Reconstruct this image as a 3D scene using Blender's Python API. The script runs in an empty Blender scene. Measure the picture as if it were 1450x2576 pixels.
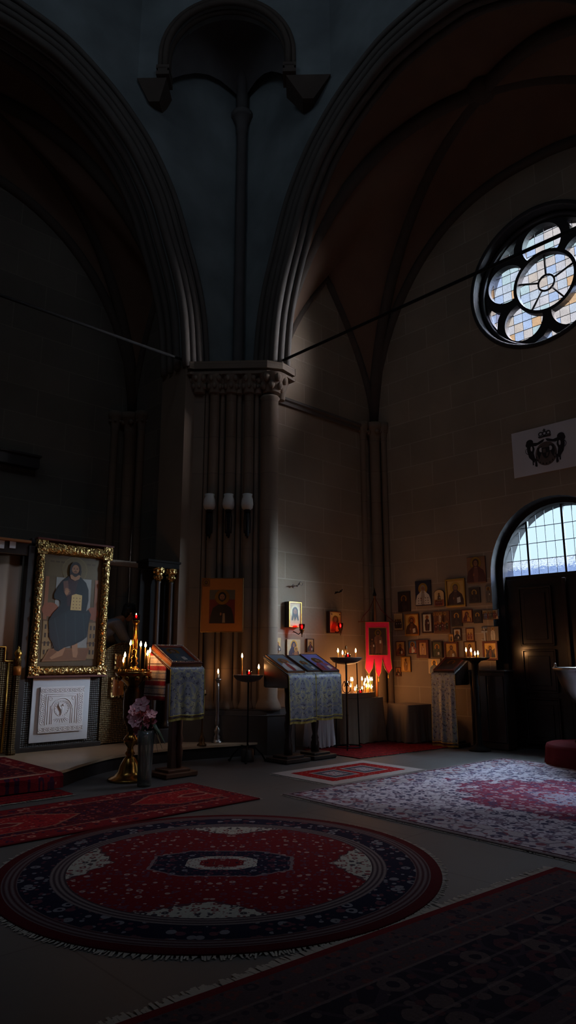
import bpy, math, random
from mathutils import Vector, Matrix
from mathutils.geometry import tessellate_polygon
rnd = random.Random(7)
S = bpy.context.scene
C = S.collection
PI = math.pi
R = math.radians

# ------------------------------------------------------------------ camera geometry (1450 x 2576)
FPX, HY, CAMH = 1720.0, 1655.0, 1.4
TILT = math.atan((HY - 1288) / FPX)
TH = R(46.45)
fw = Vector((math.cos(TH), math.sin(TH), 0)); rt = Vector((math.sin(TH), -math.cos(TH), 0)); UP = Vector((0, 0, 1))
FV = math.cos(TILT) * fw + math.sin(TILT) * UP
UV = -math.sin(TILT) * fw + math.cos(TILT) * UP
EYE = Vector((0, 0, CAMH))
def ray(x, y): return FV + rt * ((x - 725) / FPX) - UV * ((y - 1288) / FPX)
def atZ(x, y, c=0.0): d = ray(x, y); return EYE + d * ((c - CAMH) / d.z)
def atX(x, y, c): d = ray(x, y); return EYE + d * (c / d.x)
def atY(x, y, c): d = ray(x, y); return EYE + d * (c / d.y)
def atD(x, y, c): d = ray(x, y); return EYE + d * (c / d.dot(fw))

cam = bpy.data.cameras.new('camera'); co = bpy.data.objects.new('camera', cam); C.objects.link(co)
cam.sensor_fit = 'VERTICAL'; cam.sensor_height = 36.0; cam.lens = 36.0 * FPX / 2576.0
cam.clip_start = 0.05; cam.clip_end = 200
co.location = EYE
co.rotation_euler = (PI / 2 + TILT, 0, TH - PI / 2)
S.camera = co
S.view_settings.view_transform = 'Standard'; S.view_settings.look = 'None'
S.view_settings.gamma = 1.0; S.view_settings.exposure = 0.0
S.cycles.max_bounces = 8; S.cycles.transparent_max_bounces = 12
S.cycles.diffuse_bounces = 4; S.cycles.glossy_bounces = 3
S.cycles.sample_clamp_indirect = 2.0
S.cycles.caustics_reflective = False; S.cycles.caustics_refractive = False

# ------------------------------------------------------------------ materials
def lin(r, g, b):
    f = lambda v: (v / 255 / 12.92) if v / 255 <= 0.04045 else ((v / 255 + 0.055) / 1.055) ** 2.4
    return (f(r), f(g), f(b), 1.0)

class G:
    """small node-graph helper"""
    def __init__(s, name):
        s.m = bpy.data.materials.new(name); s.m.use_nodes = True
        s.t = s.m.node_tree; s.t.nodes.clear()
        s.out = s.t.nodes.new('ShaderNodeOutputMaterial')
    def n(s, typ, **kw):
        nd = s.t.nodes.new(typ)
        for k, v in kw.items(): setattr(nd, k, v)
        return nd
    def put(s, sock, v):
        if hasattr(v, 'is_linked'): s.t.links.new(v, sock)
        elif v is not None: sock.default_value = v
    def ma(s, op, a, b=None, c=None, clamp=False):
        nd = s.n('ShaderNodeMath', operation=op, use_clamp=clamp)
        for i, v in enumerate((a, b, c)):
            if v is not None: s.put(nd.inputs[i], v)
        return nd.outputs[0]
    def lt(s, a, b): return s.ma('LESS_THAN', a, b)
    def gt(s, a, b): return s.ma('GREATER_THAN', a, b)
    def band(s, v, lo, hi): return s.ma('MULTIPLY', s.gt(v, lo), s.lt(v, hi))
    def mix(s, f, a, b):
        nd = s.n('ShaderNodeMix', data_type='RGBA')
        s.put(nd.inputs[0], f); s.put(nd.inputs[6], a); s.put(nd.inputs[7], b)
        return nd.outputs[2]
    def comb(s, x, y, z=0.0):
        nd = s.n('ShaderNodeCombineXYZ')
        for i, v in enumerate((x, y, z)): s.put(nd.inputs[i], v)
        return nd.outputs[0]
    def sep(s, v):
        nd = s.n('ShaderNodeSeparateXYZ'); s.put(nd.inputs[0], v); return nd.outputs
    def obj(s): return s.n('ShaderNodeTexCoord').outputs['Object']
    def pos(s): return s.n('ShaderNodeNewGeometry').outputs['Position']
    def noise(s, vec, scale, detail=3.0, rough=0.5):
        nd = s.n('ShaderNodeTexNoise'); s.put(nd.inputs['Vector'], vec)
        nd.inputs['Scale'].default_value = scale; nd.inputs['Detail'].default_value = detail
        nd.inputs['Roughness'].default_value = rough
        return nd.outputs
    def voro(s, vec, scale, feature='F1', rand=1.0):
        nd = s.n('ShaderNodeTexVoronoi', feature=feature); s.put(nd.inputs['Vector'], vec)
        nd.inputs['Scale'].default_value = scale; nd.inputs['Randomness'].default_value = rand
        return nd.outputs
    def ramp(s, f, *stops):
        nd = s.n('ShaderNodeValToRGB'); cr = nd.color_ramp
        while len(cr.elements) < len(stops): cr.elements.new(0.5)
        for e, (p, c) in zip(cr.elements, stops): e.position = p; e.color = c
        s.put(nd.inputs[0], f); return nd.outputs[0]
    def bump(s, h, strength=0.3, dist=0.02):
        nd = s.n('ShaderNodeBump'); nd.inputs['Strength'].default_value = strength
        nd.inputs['Distance'].default_value = dist; s.put(nd.inputs['Height'], h); return nd.outputs[0]
    def pbr(s, col, rough=0.6, metal=0.0, normal=None, spec=0.5, **kw):
        p = s.n('ShaderNodeBsdfPrincipled')
        s.put(p.inputs['Base Color'], col); s.put(p.inputs['Roughness'], rough); s.put(p.inputs['Metallic'], metal)
        p.inputs['Specular IOR Level'].default_value = spec
        if normal is not None: s.put(p.inputs['Normal'], normal)
        for k, v in kw.items(): s.put(p.inputs[k], v)
        s.t.links.new(p.outputs[0], s.out.inputs[0]); return s.m

def simple(name, rgb, rough=0.6, metal=0.0, var=0.15, scale=8.0, bump=0.0, spec=0.5):
    g = G(name); c = lin(*rgb); v = g.noise(g.obj(), scale)[0]
    d = tuple(x * (1 - var) for x in c[:3]) + (1,); e = tuple(min(1, x * (1 + var)) for x in c[:3]) + (1,)
    nm = g.bump(v, bump) if bump else None
    return g.pbr(g.mix(v, d, e), rough, metal, nm, spec)

def mat_stone(name, a, b, mortar, bw=0.95, bh=0.45, mix_soot=0.25):
    g = G(name); p = g.sep(g.pos())
    v = g.comb(g.ma('ADD', p[0], g.ma('MULTIPLY', p[1], -1.0)), p[2])
    br = g.n('ShaderNodeTexBrick', offset=0.5)
    g.put(br.inputs['Vector'], v)
    br.inputs['Color1'].default_value = lin(*a); br.inputs['Color2'].default_value = lin(*b)
    br.inputs['Mortar'].default_value = lin(*mortar); br.inputs['Scale'].default_value = 1.0
    br.inputs['Mortar Size'].default_value = 0.008; br.inputs['Brick Width'].default_value = bw
    br.inputs['Row Height'].default_value = bh; br.inputs['Bias'].default_value = 0.0
    n1 = g.noise(g.pos(), 1.3, 4)[0]; n2 = g.noise(g.pos(), 22, 4)[0]
    col = g.mix(g.ma('MULTIPLY', g.ramp(n1, (0.35, (0, 0, 0, 1)), (0.75, (1, 1, 1, 1))), mix_soot), br.outputs[0], lin(70, 60, 52))
    h = g.ma('ADD', g.ma('MULTIPLY', br.outputs[1], -1.0), g.ma('MULTIPLY', n2, 0.5))
    return g.pbr(col, 0.85, 0, g.bump(h, 0.25, 0.02), 0.25)

M = {}
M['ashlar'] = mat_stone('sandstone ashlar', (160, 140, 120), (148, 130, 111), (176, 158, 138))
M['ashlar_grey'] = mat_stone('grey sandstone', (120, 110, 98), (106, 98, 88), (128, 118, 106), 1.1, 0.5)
def mat_plaster():
    g = G('pale plaster over stone'); z = g.sep(g.pos())[2]; n = g.noise(g.pos(), 1.2, 4)[0]; n2 = g.noise(g.pos(), 20, 3)[0]
    up_ = g.mix(g.ramp(n, (.3, (0, 0, 0, 1)), (.75, (1, 1, 1, 1))), lin(136, 142, 142), lin(104, 108, 108))
    lo_ = g.mix(n, lin(140, 120, 102), lin(112, 96, 82))
    return g.pbr(g.mix(g.gt(z, 6.2), lo_, up_), .88, 0, g.bump(n2, .15, .01), .2)
M['plaster'] = mat_plaster()
M['pier'] = mat_stone('pier stone', (130, 112, 96), (120, 104, 90), (112, 98, 86), 3.0, 0.62)
M['darkreveal'] = simple('dark opening reveal', (42, 38, 39), 0.85, 0, 0.2, 5, 0.1, 0.2)  # reveals and inner ring of the door and rose openings, darker than the wall face
M['moulding'] = simple('moulding stone', (94, 86, 80), 0.8, 0, 0.2, 4, 0.1, 0.25)
M['rib'] = simple('vault rib stone', (86, 74, 66), 0.85, 0, 0.2, 4, 0.1, 0.2)
M['web'] = simple('vault web plaster', (122, 96, 80), 0.9, 0, 0.15, 2.0, 0.05, 0.15)
M['squinch'] = simple('squinch stone', (96, 90, 88), 0.9, 0, 0.2, 3, 0.1, 0.2)
M['plinth'] = simple('pier plinth grey', (92, 88, 86), 0.8, 0, 0.2, 5, 0.1, 0.3)

def mat_floor():
    g = G('slate floor tiles'); p = g.sep(g.pos())
    br = g.n('ShaderNodeTexBrick', offset=0.5); g.put(br.inputs['Vector'], g.comb(p[0], p[1]))
    br.inputs['Color1'].default_value = lin(80, 77, 77); br.inputs['Color2'].default_value = lin(74, 72, 72)
    br.inputs['Mortar'].default_value = lin(56, 54, 54); br.inputs['Scale'].default_value = 1.0
    br.inputs['Mortar Size'].default_value = 0.006; br.inputs['Brick Width'].default_value = 1.2; br.inputs['Row Height'].default_value = 1.2
    n2 = g.noise(g.pos(), 9, 5)[0]
    col = g.mix(g.ma('MULTIPLY', n2, 0.5), br.outputs[0], lin(70, 68, 68))
    return g.pbr(col, 0.62, 0, g.bump(n2, 0.06, 0.01), 0.4)
M['floor'] = mat_floor()
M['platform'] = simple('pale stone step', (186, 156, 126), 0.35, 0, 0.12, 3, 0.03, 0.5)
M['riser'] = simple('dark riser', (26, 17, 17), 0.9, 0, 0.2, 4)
M['darkwood'] = simple('dark oak', (46, 33, 28), 0.38, 0, 0.35, 7, 0.08)
M['doorwood'] = simple('varnished dark door', (44, 32, 30), 0.2, 0, 0.3, 5, 0.05)
M['brownwood'] = simple('brown walnut', (84, 50, 32), 0.45, 0, 0.3, 9, 0.06)
M['honeywood'] = simple('honey wood', (150, 92, 48), 0.42, 0, 0.2, 9, 0.04)
M['redwood'] = simple('red stained wood', (96, 42, 30), 0.45, 0, 0.2, 9)
M['mattblack'] = simple('matt black wood', (22, 18, 17), 0.85, 0, 0.3, 14, 0, 0.15)  # plain matt near-black for the screen's side panel and side cornice
M['blackwood'] = simple('soot dark panel', (40, 32, 30), 0.5, 0, 0.4, 14)
M['brass'] = simple('aged brass', (176, 128, 62), 0.24, 1.0, 0.2, 14)
M['bronze'] = simple('dark bronze', (98, 74, 50), 0.36, 1.0, 0.3, 14)
M['silver'] = simple('worn silver', (176, 172, 166), 0.3, 1.0, 0.15, 14)
M['iron'] = simple('black iron', (24, 22, 22), 0.8, 0.0, 0.3, 12, 0, 0.2)
M['pewter'] = simple('pewter pan', (120, 110, 104), 0.45, 0.45, 0.2, 12)
M['whitepaint'] = simple('white board', (206, 204, 206), 0.6, 0, 0.03, 3)
M['plastercast'] = simple('white carved relief', (226, 219, 217), 0.65, 0, 0.05, 20)
M['greypaper'] = simple('pale paper', (216, 212, 216), 0.8, 0, 0.04, 3)
M['ink'] = simple('brown black print', (34, 28, 30), 0.8, 0, 0.2, 10)
M['inkmid'] = simple('brown print wash', (104, 88, 82), 0.8, 0, 0.2, 14)
M['wax'] = None
M['fringe'] = simple('cream fringe', (150, 143, 134), 0.9, 0, 0.2, 30)
M['redcloth'] = simple('red velvet', (246, 46, 98), 0.75, 0, 0.12, 12, 0.05, 0.2)
M['darkred'] = simple('dark red drape', (92, 14, 24), 0.85, 0, 0.2, 10, 0.05, 0.2)
M['goldtrim'] = simple('gold braid', (186, 150, 70), 0.5, 0.4, 0.3, 60, 0.3)
M['yellowtrim'] = simple('yellow braid', (196, 182, 96), 0.7, 0, 0.2, 60, 0.3)
M['lampglass'] = simple('milk glass', (190, 188, 182), 0.35, 0, 0.05, 3)
M['petal'] = simple('pink petal', (244, 178, 186), 0.55, 0, 0.2, 20)
M['petaldark'] = simple('mauve petal', (214, 140, 160), 0.55, 0, 0.2, 20)
M['leaf'] = simple('dark glossy leaf', (38, 62, 44), 0.28, 0, 0.3, 12)
M['stem'] = simple('flower stem', (70, 92, 58), 0.5, 0, 0.2, 12)
M['skin'] = simple('skin', (196, 148, 122), 0.55, 0, 0.06, 12)
M['hair'] = simple('dark hair', (24, 18, 16), 0.6, 0, 0.3, 40, 0.2)
M['robe'] = simple('blue grey robe', (150, 156, 170), 0.8, 0, 0.1, 8, 0.1)
M['greycloth'] = simple('plain linen', (116, 101, 88), 0.85, 0, 0.12, 6, 0.08)
M['palecloth'] = simple('white altar cloth', (196, 190, 196), 0.8, 0, 0.06, 6, 0.05)
M['veil'] = simple('brown grey veil', (168, 140, 120), 0.55, 0, 0.06, 2)
M['soot'] = simple('charred wick', (20, 16, 14), 0.9)
M['lead'] = simple('lead came', (26, 25, 28), 0.6, 0.3, 0.2, 20)
M['tracery'] = simple('dark window tracery', (44, 40, 42), 0.8, 0, 0.2, 10)

def mat_wax():
    g = G('beeswax'); c = lin(226, 176, 84)
    return g.pbr(c, 0.5, 0, None, 0.4, **{'Subsurface Weight': 0.0})
M['wax'] = mat_wax()
M['waxwhite'] = simple('pale wax', (232, 214, 180), 0.5, 0, 0.04)
def mat_emit(name, col, st):
    g = G(name); e = g.n('ShaderNodeEmission'); e.inputs[0].default_value = col; e.inputs[1].default_value = st
    g.t.links.new(e.outputs[0], g.out.inputs[0]); return g.m
M['flame'] = mat_emit('candle flame', (1.0, 0.47, 0.17, 1), 84.0)
def mat_glass(name, tint, gloss=0.08, rough=0.05):
    g = G(name)
    t = g.n('ShaderNodeBsdfTransparent'); t.inputs[0].default_value = tint
    gl = g.n('ShaderNodeBsdfGlossy'); gl.inputs[1].default_value = rough
    mx = g.n('ShaderNodeMixShader'); fr = g.n('ShaderNodeFresnel'); fr.inputs[0].default_value = 1.45
    g.t.links.new(fr.outputs[0], mx.inputs[0])
    g.t.links.new(t.outputs[0], mx.inputs[1]); g.t.links.new(gl.outputs[0], mx.inputs[2])
    g.t.links.new(mx.outputs[0], g.out.inputs[0]); return g.m
def mat_vase():
    g = G('vase glass'); t = g.n('ShaderNodeBsdfTransparent'); t.inputs[0].default_value = (.80, .84, .80, 1)
    d = g.n('ShaderNodeBsdfTranslucent'); d.inputs[0].default_value = (.82, .86, .82, 1); d2 = g.n('ShaderNodeBsdfDiffuse'); d2.inputs[0].default_value = (.72, .76, .72, 1)
    gl = g.n('ShaderNodeBsdfGlossy'); gl.inputs[1].default_value = .06
    a = g.n('ShaderNodeAddShader'); m1 = g.n('ShaderNodeMixShader'); m1.inputs[0].default_value = .24; m2 = g.n('ShaderNodeMixShader'); fr = g.n('ShaderNodeFresnel')
    L_ = g.t.links.new
    mm = g.n('ShaderNodeMixShader'); L_(d.outputs[0], mm.inputs[1]); L_(d2.outputs[0], mm.inputs[2])
    L_(t.outputs[0], m1.inputs[1]); L_(mm.outputs[0], m1.inputs[2]); L_(fr.outputs[0], m2.inputs[0]); L_(m1.outputs[0], m2.inputs[1]); L_(gl.outputs[0], m2.inputs[2]); L_(m2.outputs[0], g.out.inputs[0]); return g.m
M['clearglass'] = mat_vase()
M['redglass'] = mat_glass('red votive glass', (0.85, 0.03, 0.05, 1))

def mat_gilt(name, rgb, scale=38.0, rough=0.3, st=0.8):
    g = G(name); o = g.obj()
    v = g.voro(o, scale, 'SMOOTH_F1')[0]; w = g.noise(o, scale * 0.8, 3)[0]
    h = g.ma('ADD', v, g.ma('MULTIPLY', w, 0.8))
    c = lin(*rgb); d = tuple(x * 0.45 for x in c[:3]) + (1,)
    return g.pbr(g.mix(g.ma('MULTIPLY', v, 1.3, clamp=True), d, c), rough, 1.0, g.bump(h, st, 0.015))
M['gilt'] = mat_gilt('chased gilt relief', (206, 168, 108), 30.0, 0.27, 1.0)
M['giltplain'] = simple('plain gilding', (196, 150, 74), 0.34, 1.0, 0.12, 10, 0.05)
M['giltdark'] = mat_gilt('dull gilt pattern', (150, 118, 72), 90.0, 0.4, 0.6)
M['ochregold'] = simple('ochre gold leaf', (190, 112, 42), 0.45, 0.45, 0.1, 16, 0.05)

def mat_lattice(name, a, b, sc):
    g = G(name); p = g.sep(g.obj())
    u = g.ma('SINE', g.ma('MULTIPLY', g.ma('ADD', p[0], p[2]), sc)); w = g.ma('SINE', g.ma('MULTIPLY', g.ma('SUBTRACT', p[0], p[2]), sc))
    h = g.ma('MULTIPLY', u, w); f = g.ma('MULTIPLY_ADD', h, 0.5, 0.5)
    return g.pbr(g.mix(f, lin(*a), lin(*b)), 0.42, 0.7, g.bump(h, 0.6, 0.01))
M['lattice'] = mat_lattice('gilt lattice panel', (46, 37, 27), (128, 104, 68), 120.0)
M['lattice_grey'] = mat_lattice('grey lattice board', (34, 34, 36), (96, 92, 88), 110.0)

def mat_paint():
    g = G('tempera paint'); a = g.n('ShaderNodeAttribute', attribute_name='Col')
    n = g.noise(g.obj(), 30, 4)[0]
    c = g.mix(g.ma('MULTIPLY', n, 0.22), a.outputs[0], lin(60, 40, 26))
    return g.pbr(c, 0.42, 0, None, 0.45)
M['paint'] = mat_paint()

def mat_brocade(name, ground, vine, dark, accent, s=1.0):
    g = G(name); p = g.sep(g.obj())
    ax = g.ma('ABSOLUTE', g.ma('SUBTRACT', g.ma('FRACT', g.ma('MULTIPLY_ADD', p[0], 1 / 0.56, 0.5)), 0.5))
    ax = g.ma('MULTIPLY', ax, 0.56 * s); zz = g.ma('MULTIPLY', g.ma('ADD', p[2], p[1]), s)
    v = g.comb(ax, zz, 0.3)
    n1 = g.noise(v, 9.0, 2.0)[0]
    n2 = g.noise(v, 17.0, 1.5)[0]
    vine_f = g.ma('MULTIPLY', g.band(n1, 0.47, 0.545), 1.0)
    leaf_f = g.gt(n2, 0.60)
    dk = g.band(n2, 0.36, 0.405)
    col = g.mix(vine_f, ground, vine); col = g.mix(leaf_f, col, g.mix(0.6, ground, vine)); col = g.mix(dk, col, dark)
    d = g.voro(v, 9.0)[0]
    col = g.mix(g.band(d, 0.09, 0.15), col, dark); col = g.mix(g.lt(d, 0.09), col, accent)
    sheen = g.noise(v, 140, 2)[0]
    return g.pbr(col, 0.48, 0.15, g.bump(sheen, 0.15, 0.004), 0.5)
M['brocade'] = mat_brocade('silver blue brocade', lin(142, 146, 158), lin(184, 180, 148), lin(76, 74, 96), lin(128, 152, 176))
M['brocade_dull'] = mat_brocade('grey brocade', lin(150, 152, 160), lin(176, 172, 150), lin(54, 52, 64), lin(120, 66, 60), 1.4)
def mat_stripe():
    g = G('red white striped cloth'); z = g.sep(g.obj())[2]
    f = g.ma('FRACT', g.ma('MULTIPLY', z, 5.6))
    col = g.mix(g.lt(f, 0.30), lin(206, 194, 188), lin(170, 44, 62))
    col = g.mix(g.band(f, 0.40, 0.47), col, lin(92, 70, 76)); col = g.mix(g.band(f, 0.80, 0.86), col, lin(120, 138, 160))
    n = g.noise(g.obj(), 60, 3)[0]
    return g.pbr(g.mix(g.ma('MULTIPLY', g.gt(n, 0.56), 0.5), col, lin(140, 120, 120)), 0.8, 0, None, 0.2)
M['stripe'] = mat_stripe()

# ------------------------------------------------------------------ rugs
def mat_rug(name, kind, Lx, Wy):
    g = G(name); p = g.sep(g.obj()); x, y = p[0], p[1]
    ax = g.ma('ABSOLUTE', x); ay = g.ma('ABSOLUTE', y)
    wob = g.ma('MULTIPLY', g.ma('SUBTRACT', g.noise(g.obj(), 14, 2)[0], 0.5), 0.03)
    if kind == 'round':
        r = g.ma('SQRT', g.ma('ADD', g.ma('MULTIPLY', x, x), g.ma('MULTIPLY', y, y))); d = g.ma('SUBTRACT', Lx, r)
    else:
        d = g.ma('MINIMUM', g.ma('SUBTRACT', Lx / 2, ax), g.ma('SUBTRACT', Wy / 2, ay))
    sym = g.comb(ax, ay, 0.7)
    def floral(scale, base, petal, alt, lo=0.30, vine=None):
        o = g.voro(sym, scale); dist, colr = o[0], o[1]
        dd = g.ma('ADD', dist, g.ma('MULTIPLY', wob, 6.0))
        rr = g.sep(colr)[0]
        c = base
        if vine is not None:
            e = g.voro(sym, scale * 0.7, 'DISTANCE_TO_EDGE')[0]
            c = g.mix(g.lt(e, 0.05), c, vine)
        o2 = g.voro(sym, scale * 2.3); d2 = g.ma('ADD', o2[0], g.ma('MULTIPLY', wob, 9.0)); r2 = g.sep(o2[1])[0]
        c = g.mix(g.ma('MULTIPLY', g.lt(d2, 0.33), g.gt(r2, 0.3)), c, g.mix(g.gt(r2, 0.8), alt, petal))
        c = g.mix(g.lt(dd, lo), c, g.mix(g.gt(rr, 0.55), petal, alt))
        return g.mix(g.lt(dd, lo * 0.42), c, base)
    cream = lin(186, 178, 164); red = lin(122, 26, 34); navy = lin(26, 26, 48); dark = lin(40, 26, 34); rose = lin(170, 70, 70); grey = lin(120, 110, 112)
    def hexd(px, py, k=0.5): return g.ma('ADD', g.ma('MULTIPLY', px, 1.0), g.ma('MULTIPLY', py, k))
    if kind == 'round':
        red = lin(108, 22, 32)
        col = floral(12.0, red, lin(160, 134, 128), lin(92, 56, 74), 0.26)
        def lobe(a, b): return g.ma('ADD', g.ma('ADD', g.ma('MULTIPLY', b, 0.52), g.ma('ABSOLUTE', g.ma('SUBTRACT', a, 0.97))), g.ma('MULTIPLY', wob, 4.0))
        lob = g.ma('MINIMUM', lobe(ax, ay), lobe(ay, ax))
        lobc = floral(15.0, lin(168, 162, 152), lin(64, 58, 66), lin(120, 66, 68), 0.34)
        col = g.mix(g.lt(lob, 0.225), col, lin(80, 50, 58)); col = g.mix(g.lt(lob, 0.205), col, lobc)
        def med(sx, sy): return g.ma('ADD', g.ma('MAXIMUM', g.ma('MAXIMUM', g.ma('MULTIPLY', ax, 1 / sx), g.ma('MULTIPLY', ay, 1 / sy)), g.ma('MULTIPLY', g.ma('ADD', g.ma('MULTIPLY', ax, 1 / sx), g.ma('MULTIPLY', ay, 1 / sy)), 0.66)), g.ma('MULTIPLY', wob, 3.0))
        mo = med(.47, .285); mi_ = med(.245, .155)
        col = g.mix(g.lt(mo, 1.05), col, lin(118, 100, 104))
        col = g.mix(g.lt(mo, 1.0), col, floral(14.0, navy, lin(112, 108, 118), lin(88, 46, 60), 0.30))
        col = g.mix(g.lt(mi_, 1.0), col, floral(20.0, lin(166, 160, 152), lin(84, 76, 88), lin(130, 66, 70), 0.30))
        col = g.mix(g.lt(mi_, 0.62), col, floral(26.0, red, lin(150, 130, 124), navy, 0.30))
        # border rings
        lines = g.ma('MULTIPLY_ADD', g.ma('SINE', g.ma('MULTIPLY', d, 190.0)), 0.5, 0.5)
        col = g.mix(g.lt(d, 0.46), col, g.mix(lines, lin(58, 44, 52), lin(122, 108, 108)))
        col = g.mix(g.lt(d, 0.36), col, floral(10.0, navy, lin(120, 116, 122), lin(92, 54, 64), 0.34))
        col = g.mix(g.lt(d, 0.17), col, g.mix(lines, lin(70, 36, 44), lin(112, 98, 100)))
        col = g.mix(g.lt(d, 0.075), col, lin(82, 20, 28))
    elif kind == 'pale':
        col = floral(9.5, lin(206, 198, 212), lin(84, 80, 110), lin(132, 112, 134), 0.38, lin(146, 138, 158))
        mm = g.ma('ADD', g.ma('MAXIMUM', ax, g.ma('MULTIPLY', g.ma('ADD', ax, ay), 0.7)), g.ma('MULTIPLY', g.ma('SUBTRACT', g.noise(sym, 5.0, 3)[0], 0.5), 0.9))
        med = floral(9.5, lin(138, 58, 84), lin(96, 74, 108), lin(176, 152, 166), 0.40, lin(128, 88, 116))
        col = g.mix(g.lt(mm, 0.95), col, med)
        core = floral(12.0, lin(150, 146, 170), lin(70, 60, 100), red, 0.3)
        col = g.mix(g.lt(mm, 0.30), col, core)
        col = g.mix(g.lt(d, 0.42), col, floral(8.0, lin(186, 176, 186), lin(88, 82, 108), lin(136, 84, 98), 0.38, lin(130, 120, 134)))
        col = g.mix(g.band(d, 0.05, 0.075), col, lin(70, 30, 40)); col = g.mix(g.lt(d, 0.04), col, lin(120, 108, 110))
    elif kind == 'smallred':
        col = floral(16.0, lin(158, 24, 30), lin(176, 120, 110), lin(120, 20, 30), 0.16)
        bx = g.ma('ABSOLUTE', g.ma('SUBTRACT', ax, Lx * 0.16)); by = ay
        bb = g.ma('MAXIMUM', bx, g.ma('MULTIPLY', by, 0.95))
        col = g.mix(g.lt(bb, 0.215), col, lin(156, 148, 146)); col = g.mix(g.lt(bb, 0.185), col, lin(74, 70, 84))
        col = g.mix(g.lt(bb, 0.12), col, floral(24.0, lin(160, 152, 156), lin(70, 62, 78), lin(140, 40, 46), 0.35))
        sq = g.ma('MULTIPLY', g.lt(g.ma('ABSOLUTE', g.ma('SUBTRACT', g.ma('FRACT', g.ma('MULTIPLY', x, 4.2)), 0.5)), 0.1), g.lt(g.ma('ABSOLUTE', g.ma('SUBTRACT', g.ma('FRACT', g.ma('MULTIPLY', y, 4.2)), 0.5)), 0.1))
        col = g.mix(g.lt(d, 0.17), col, g.mix(sq, lin(170, 158, 156), lin(96, 56, 60)))
        col = g.mix(g.lt(d, 0.02), col, lin(150, 140, 138))
    elif kind == 'longred':
        fx = g.ma('ABSOLUTE', g.ma('SUBTRACT', g.ma('FRACT', g.ma('MULTIPLY_ADD', x, 1 / 2.0, 0.39)), 0.5)); fx = g.ma('MULTIPLY', fx, 2.0)
        hexm = g.ma('ADD', g.ma('MAXIMUM', g.ma('MULTIPLY', ay, 2.0), g.ma('ADD', g.ma('MULTIPLY', fx, 0.75), ay)), wob)
        col = floral(13.0, lin(74, 20, 32), lin(150, 70, 66), lin(50, 30, 56), 0.30, lin(96, 36, 42))
        col = g.mix(g.lt(hexm, 0.56), col, lin(150, 96, 80)); col = g.mix(g.lt(hexm, 0.53), col, floral(12.0, lin(146, 34, 38), lin(178, 96, 84), lin(90, 26, 40), 0.26))
        col = g.mix(g.lt(hexm, 0.16), col, lin(166, 112, 96)); col = g.mix(g.lt(hexm, 0.12), col, lin(110, 26, 36))
        col = g.mix(g.lt(d, 0.24), col, floral(9.0, lin(118, 28, 34), lin(176, 110, 96), lin(60, 30, 50), 0.30))
        col = g.mix(g.band(d, 0.22, 0.24), col, lin(150, 100, 88)); col = g.mix(g.lt(d, 0.04), col, lin(100, 22, 30))
    elif kind == 'dark':
        fld = floral(8.0, lin(84, 26, 36), lin(112, 84, 84), lin(52, 38, 60), 0.30, lin(62, 32, 46))
        b1 = floral(6.0, lin(34, 30, 46), lin(82, 70, 72), lin(74, 46, 54), 0.42, lin(54, 46, 58))
        gd = floral(11.0, lin(72, 60, 66), lin(48, 40, 54), lin(92, 56, 58), 0.36)
        col = g.mix(g.lt(d, 1.15), fld, gd); col = g.mix(g.lt(d, 0.98), col, b1); col = g.mix(g.lt(d, 0.40), col, gd)
        ln = g.ma('MULTIPLY', g.gt(g.ma('SINE', g.ma('MULTIPLY', d, 36.0)), 0.95), 0.3)
        col = g.mix(ln, col, lin(120, 108, 106)); col = g.mix(g.lt(d, 0.055), col, lin(96, 22, 32))
    else:
        col = floral(12.0, lin(124, 24, 30), lin(140, 46, 44), lin(84, 18, 28), 0.3, lin(98, 22, 30))
        col = g.mix(g.band(d, 0.08, 0.11), col, lin(70, 24, 32))
    pile = g.ma('MULTIPLY_ADD', g.noise(g.obj(), 70, 3, 0.7)[0], 0.9, 0.5)
    sc_ = g.n('ShaderNodeVectorMath', operation='SCALE'); g.put(sc_.inputs[0], col); g.put(sc_.inputs['Scale'], pile); col = sc_.outputs[0]
    h = g.noise(g.obj(), 260, 2)[0]
    return g.pbr(col, 0.95, 0, g.bump(h, 0.35, 0.004), 0.08)

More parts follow.
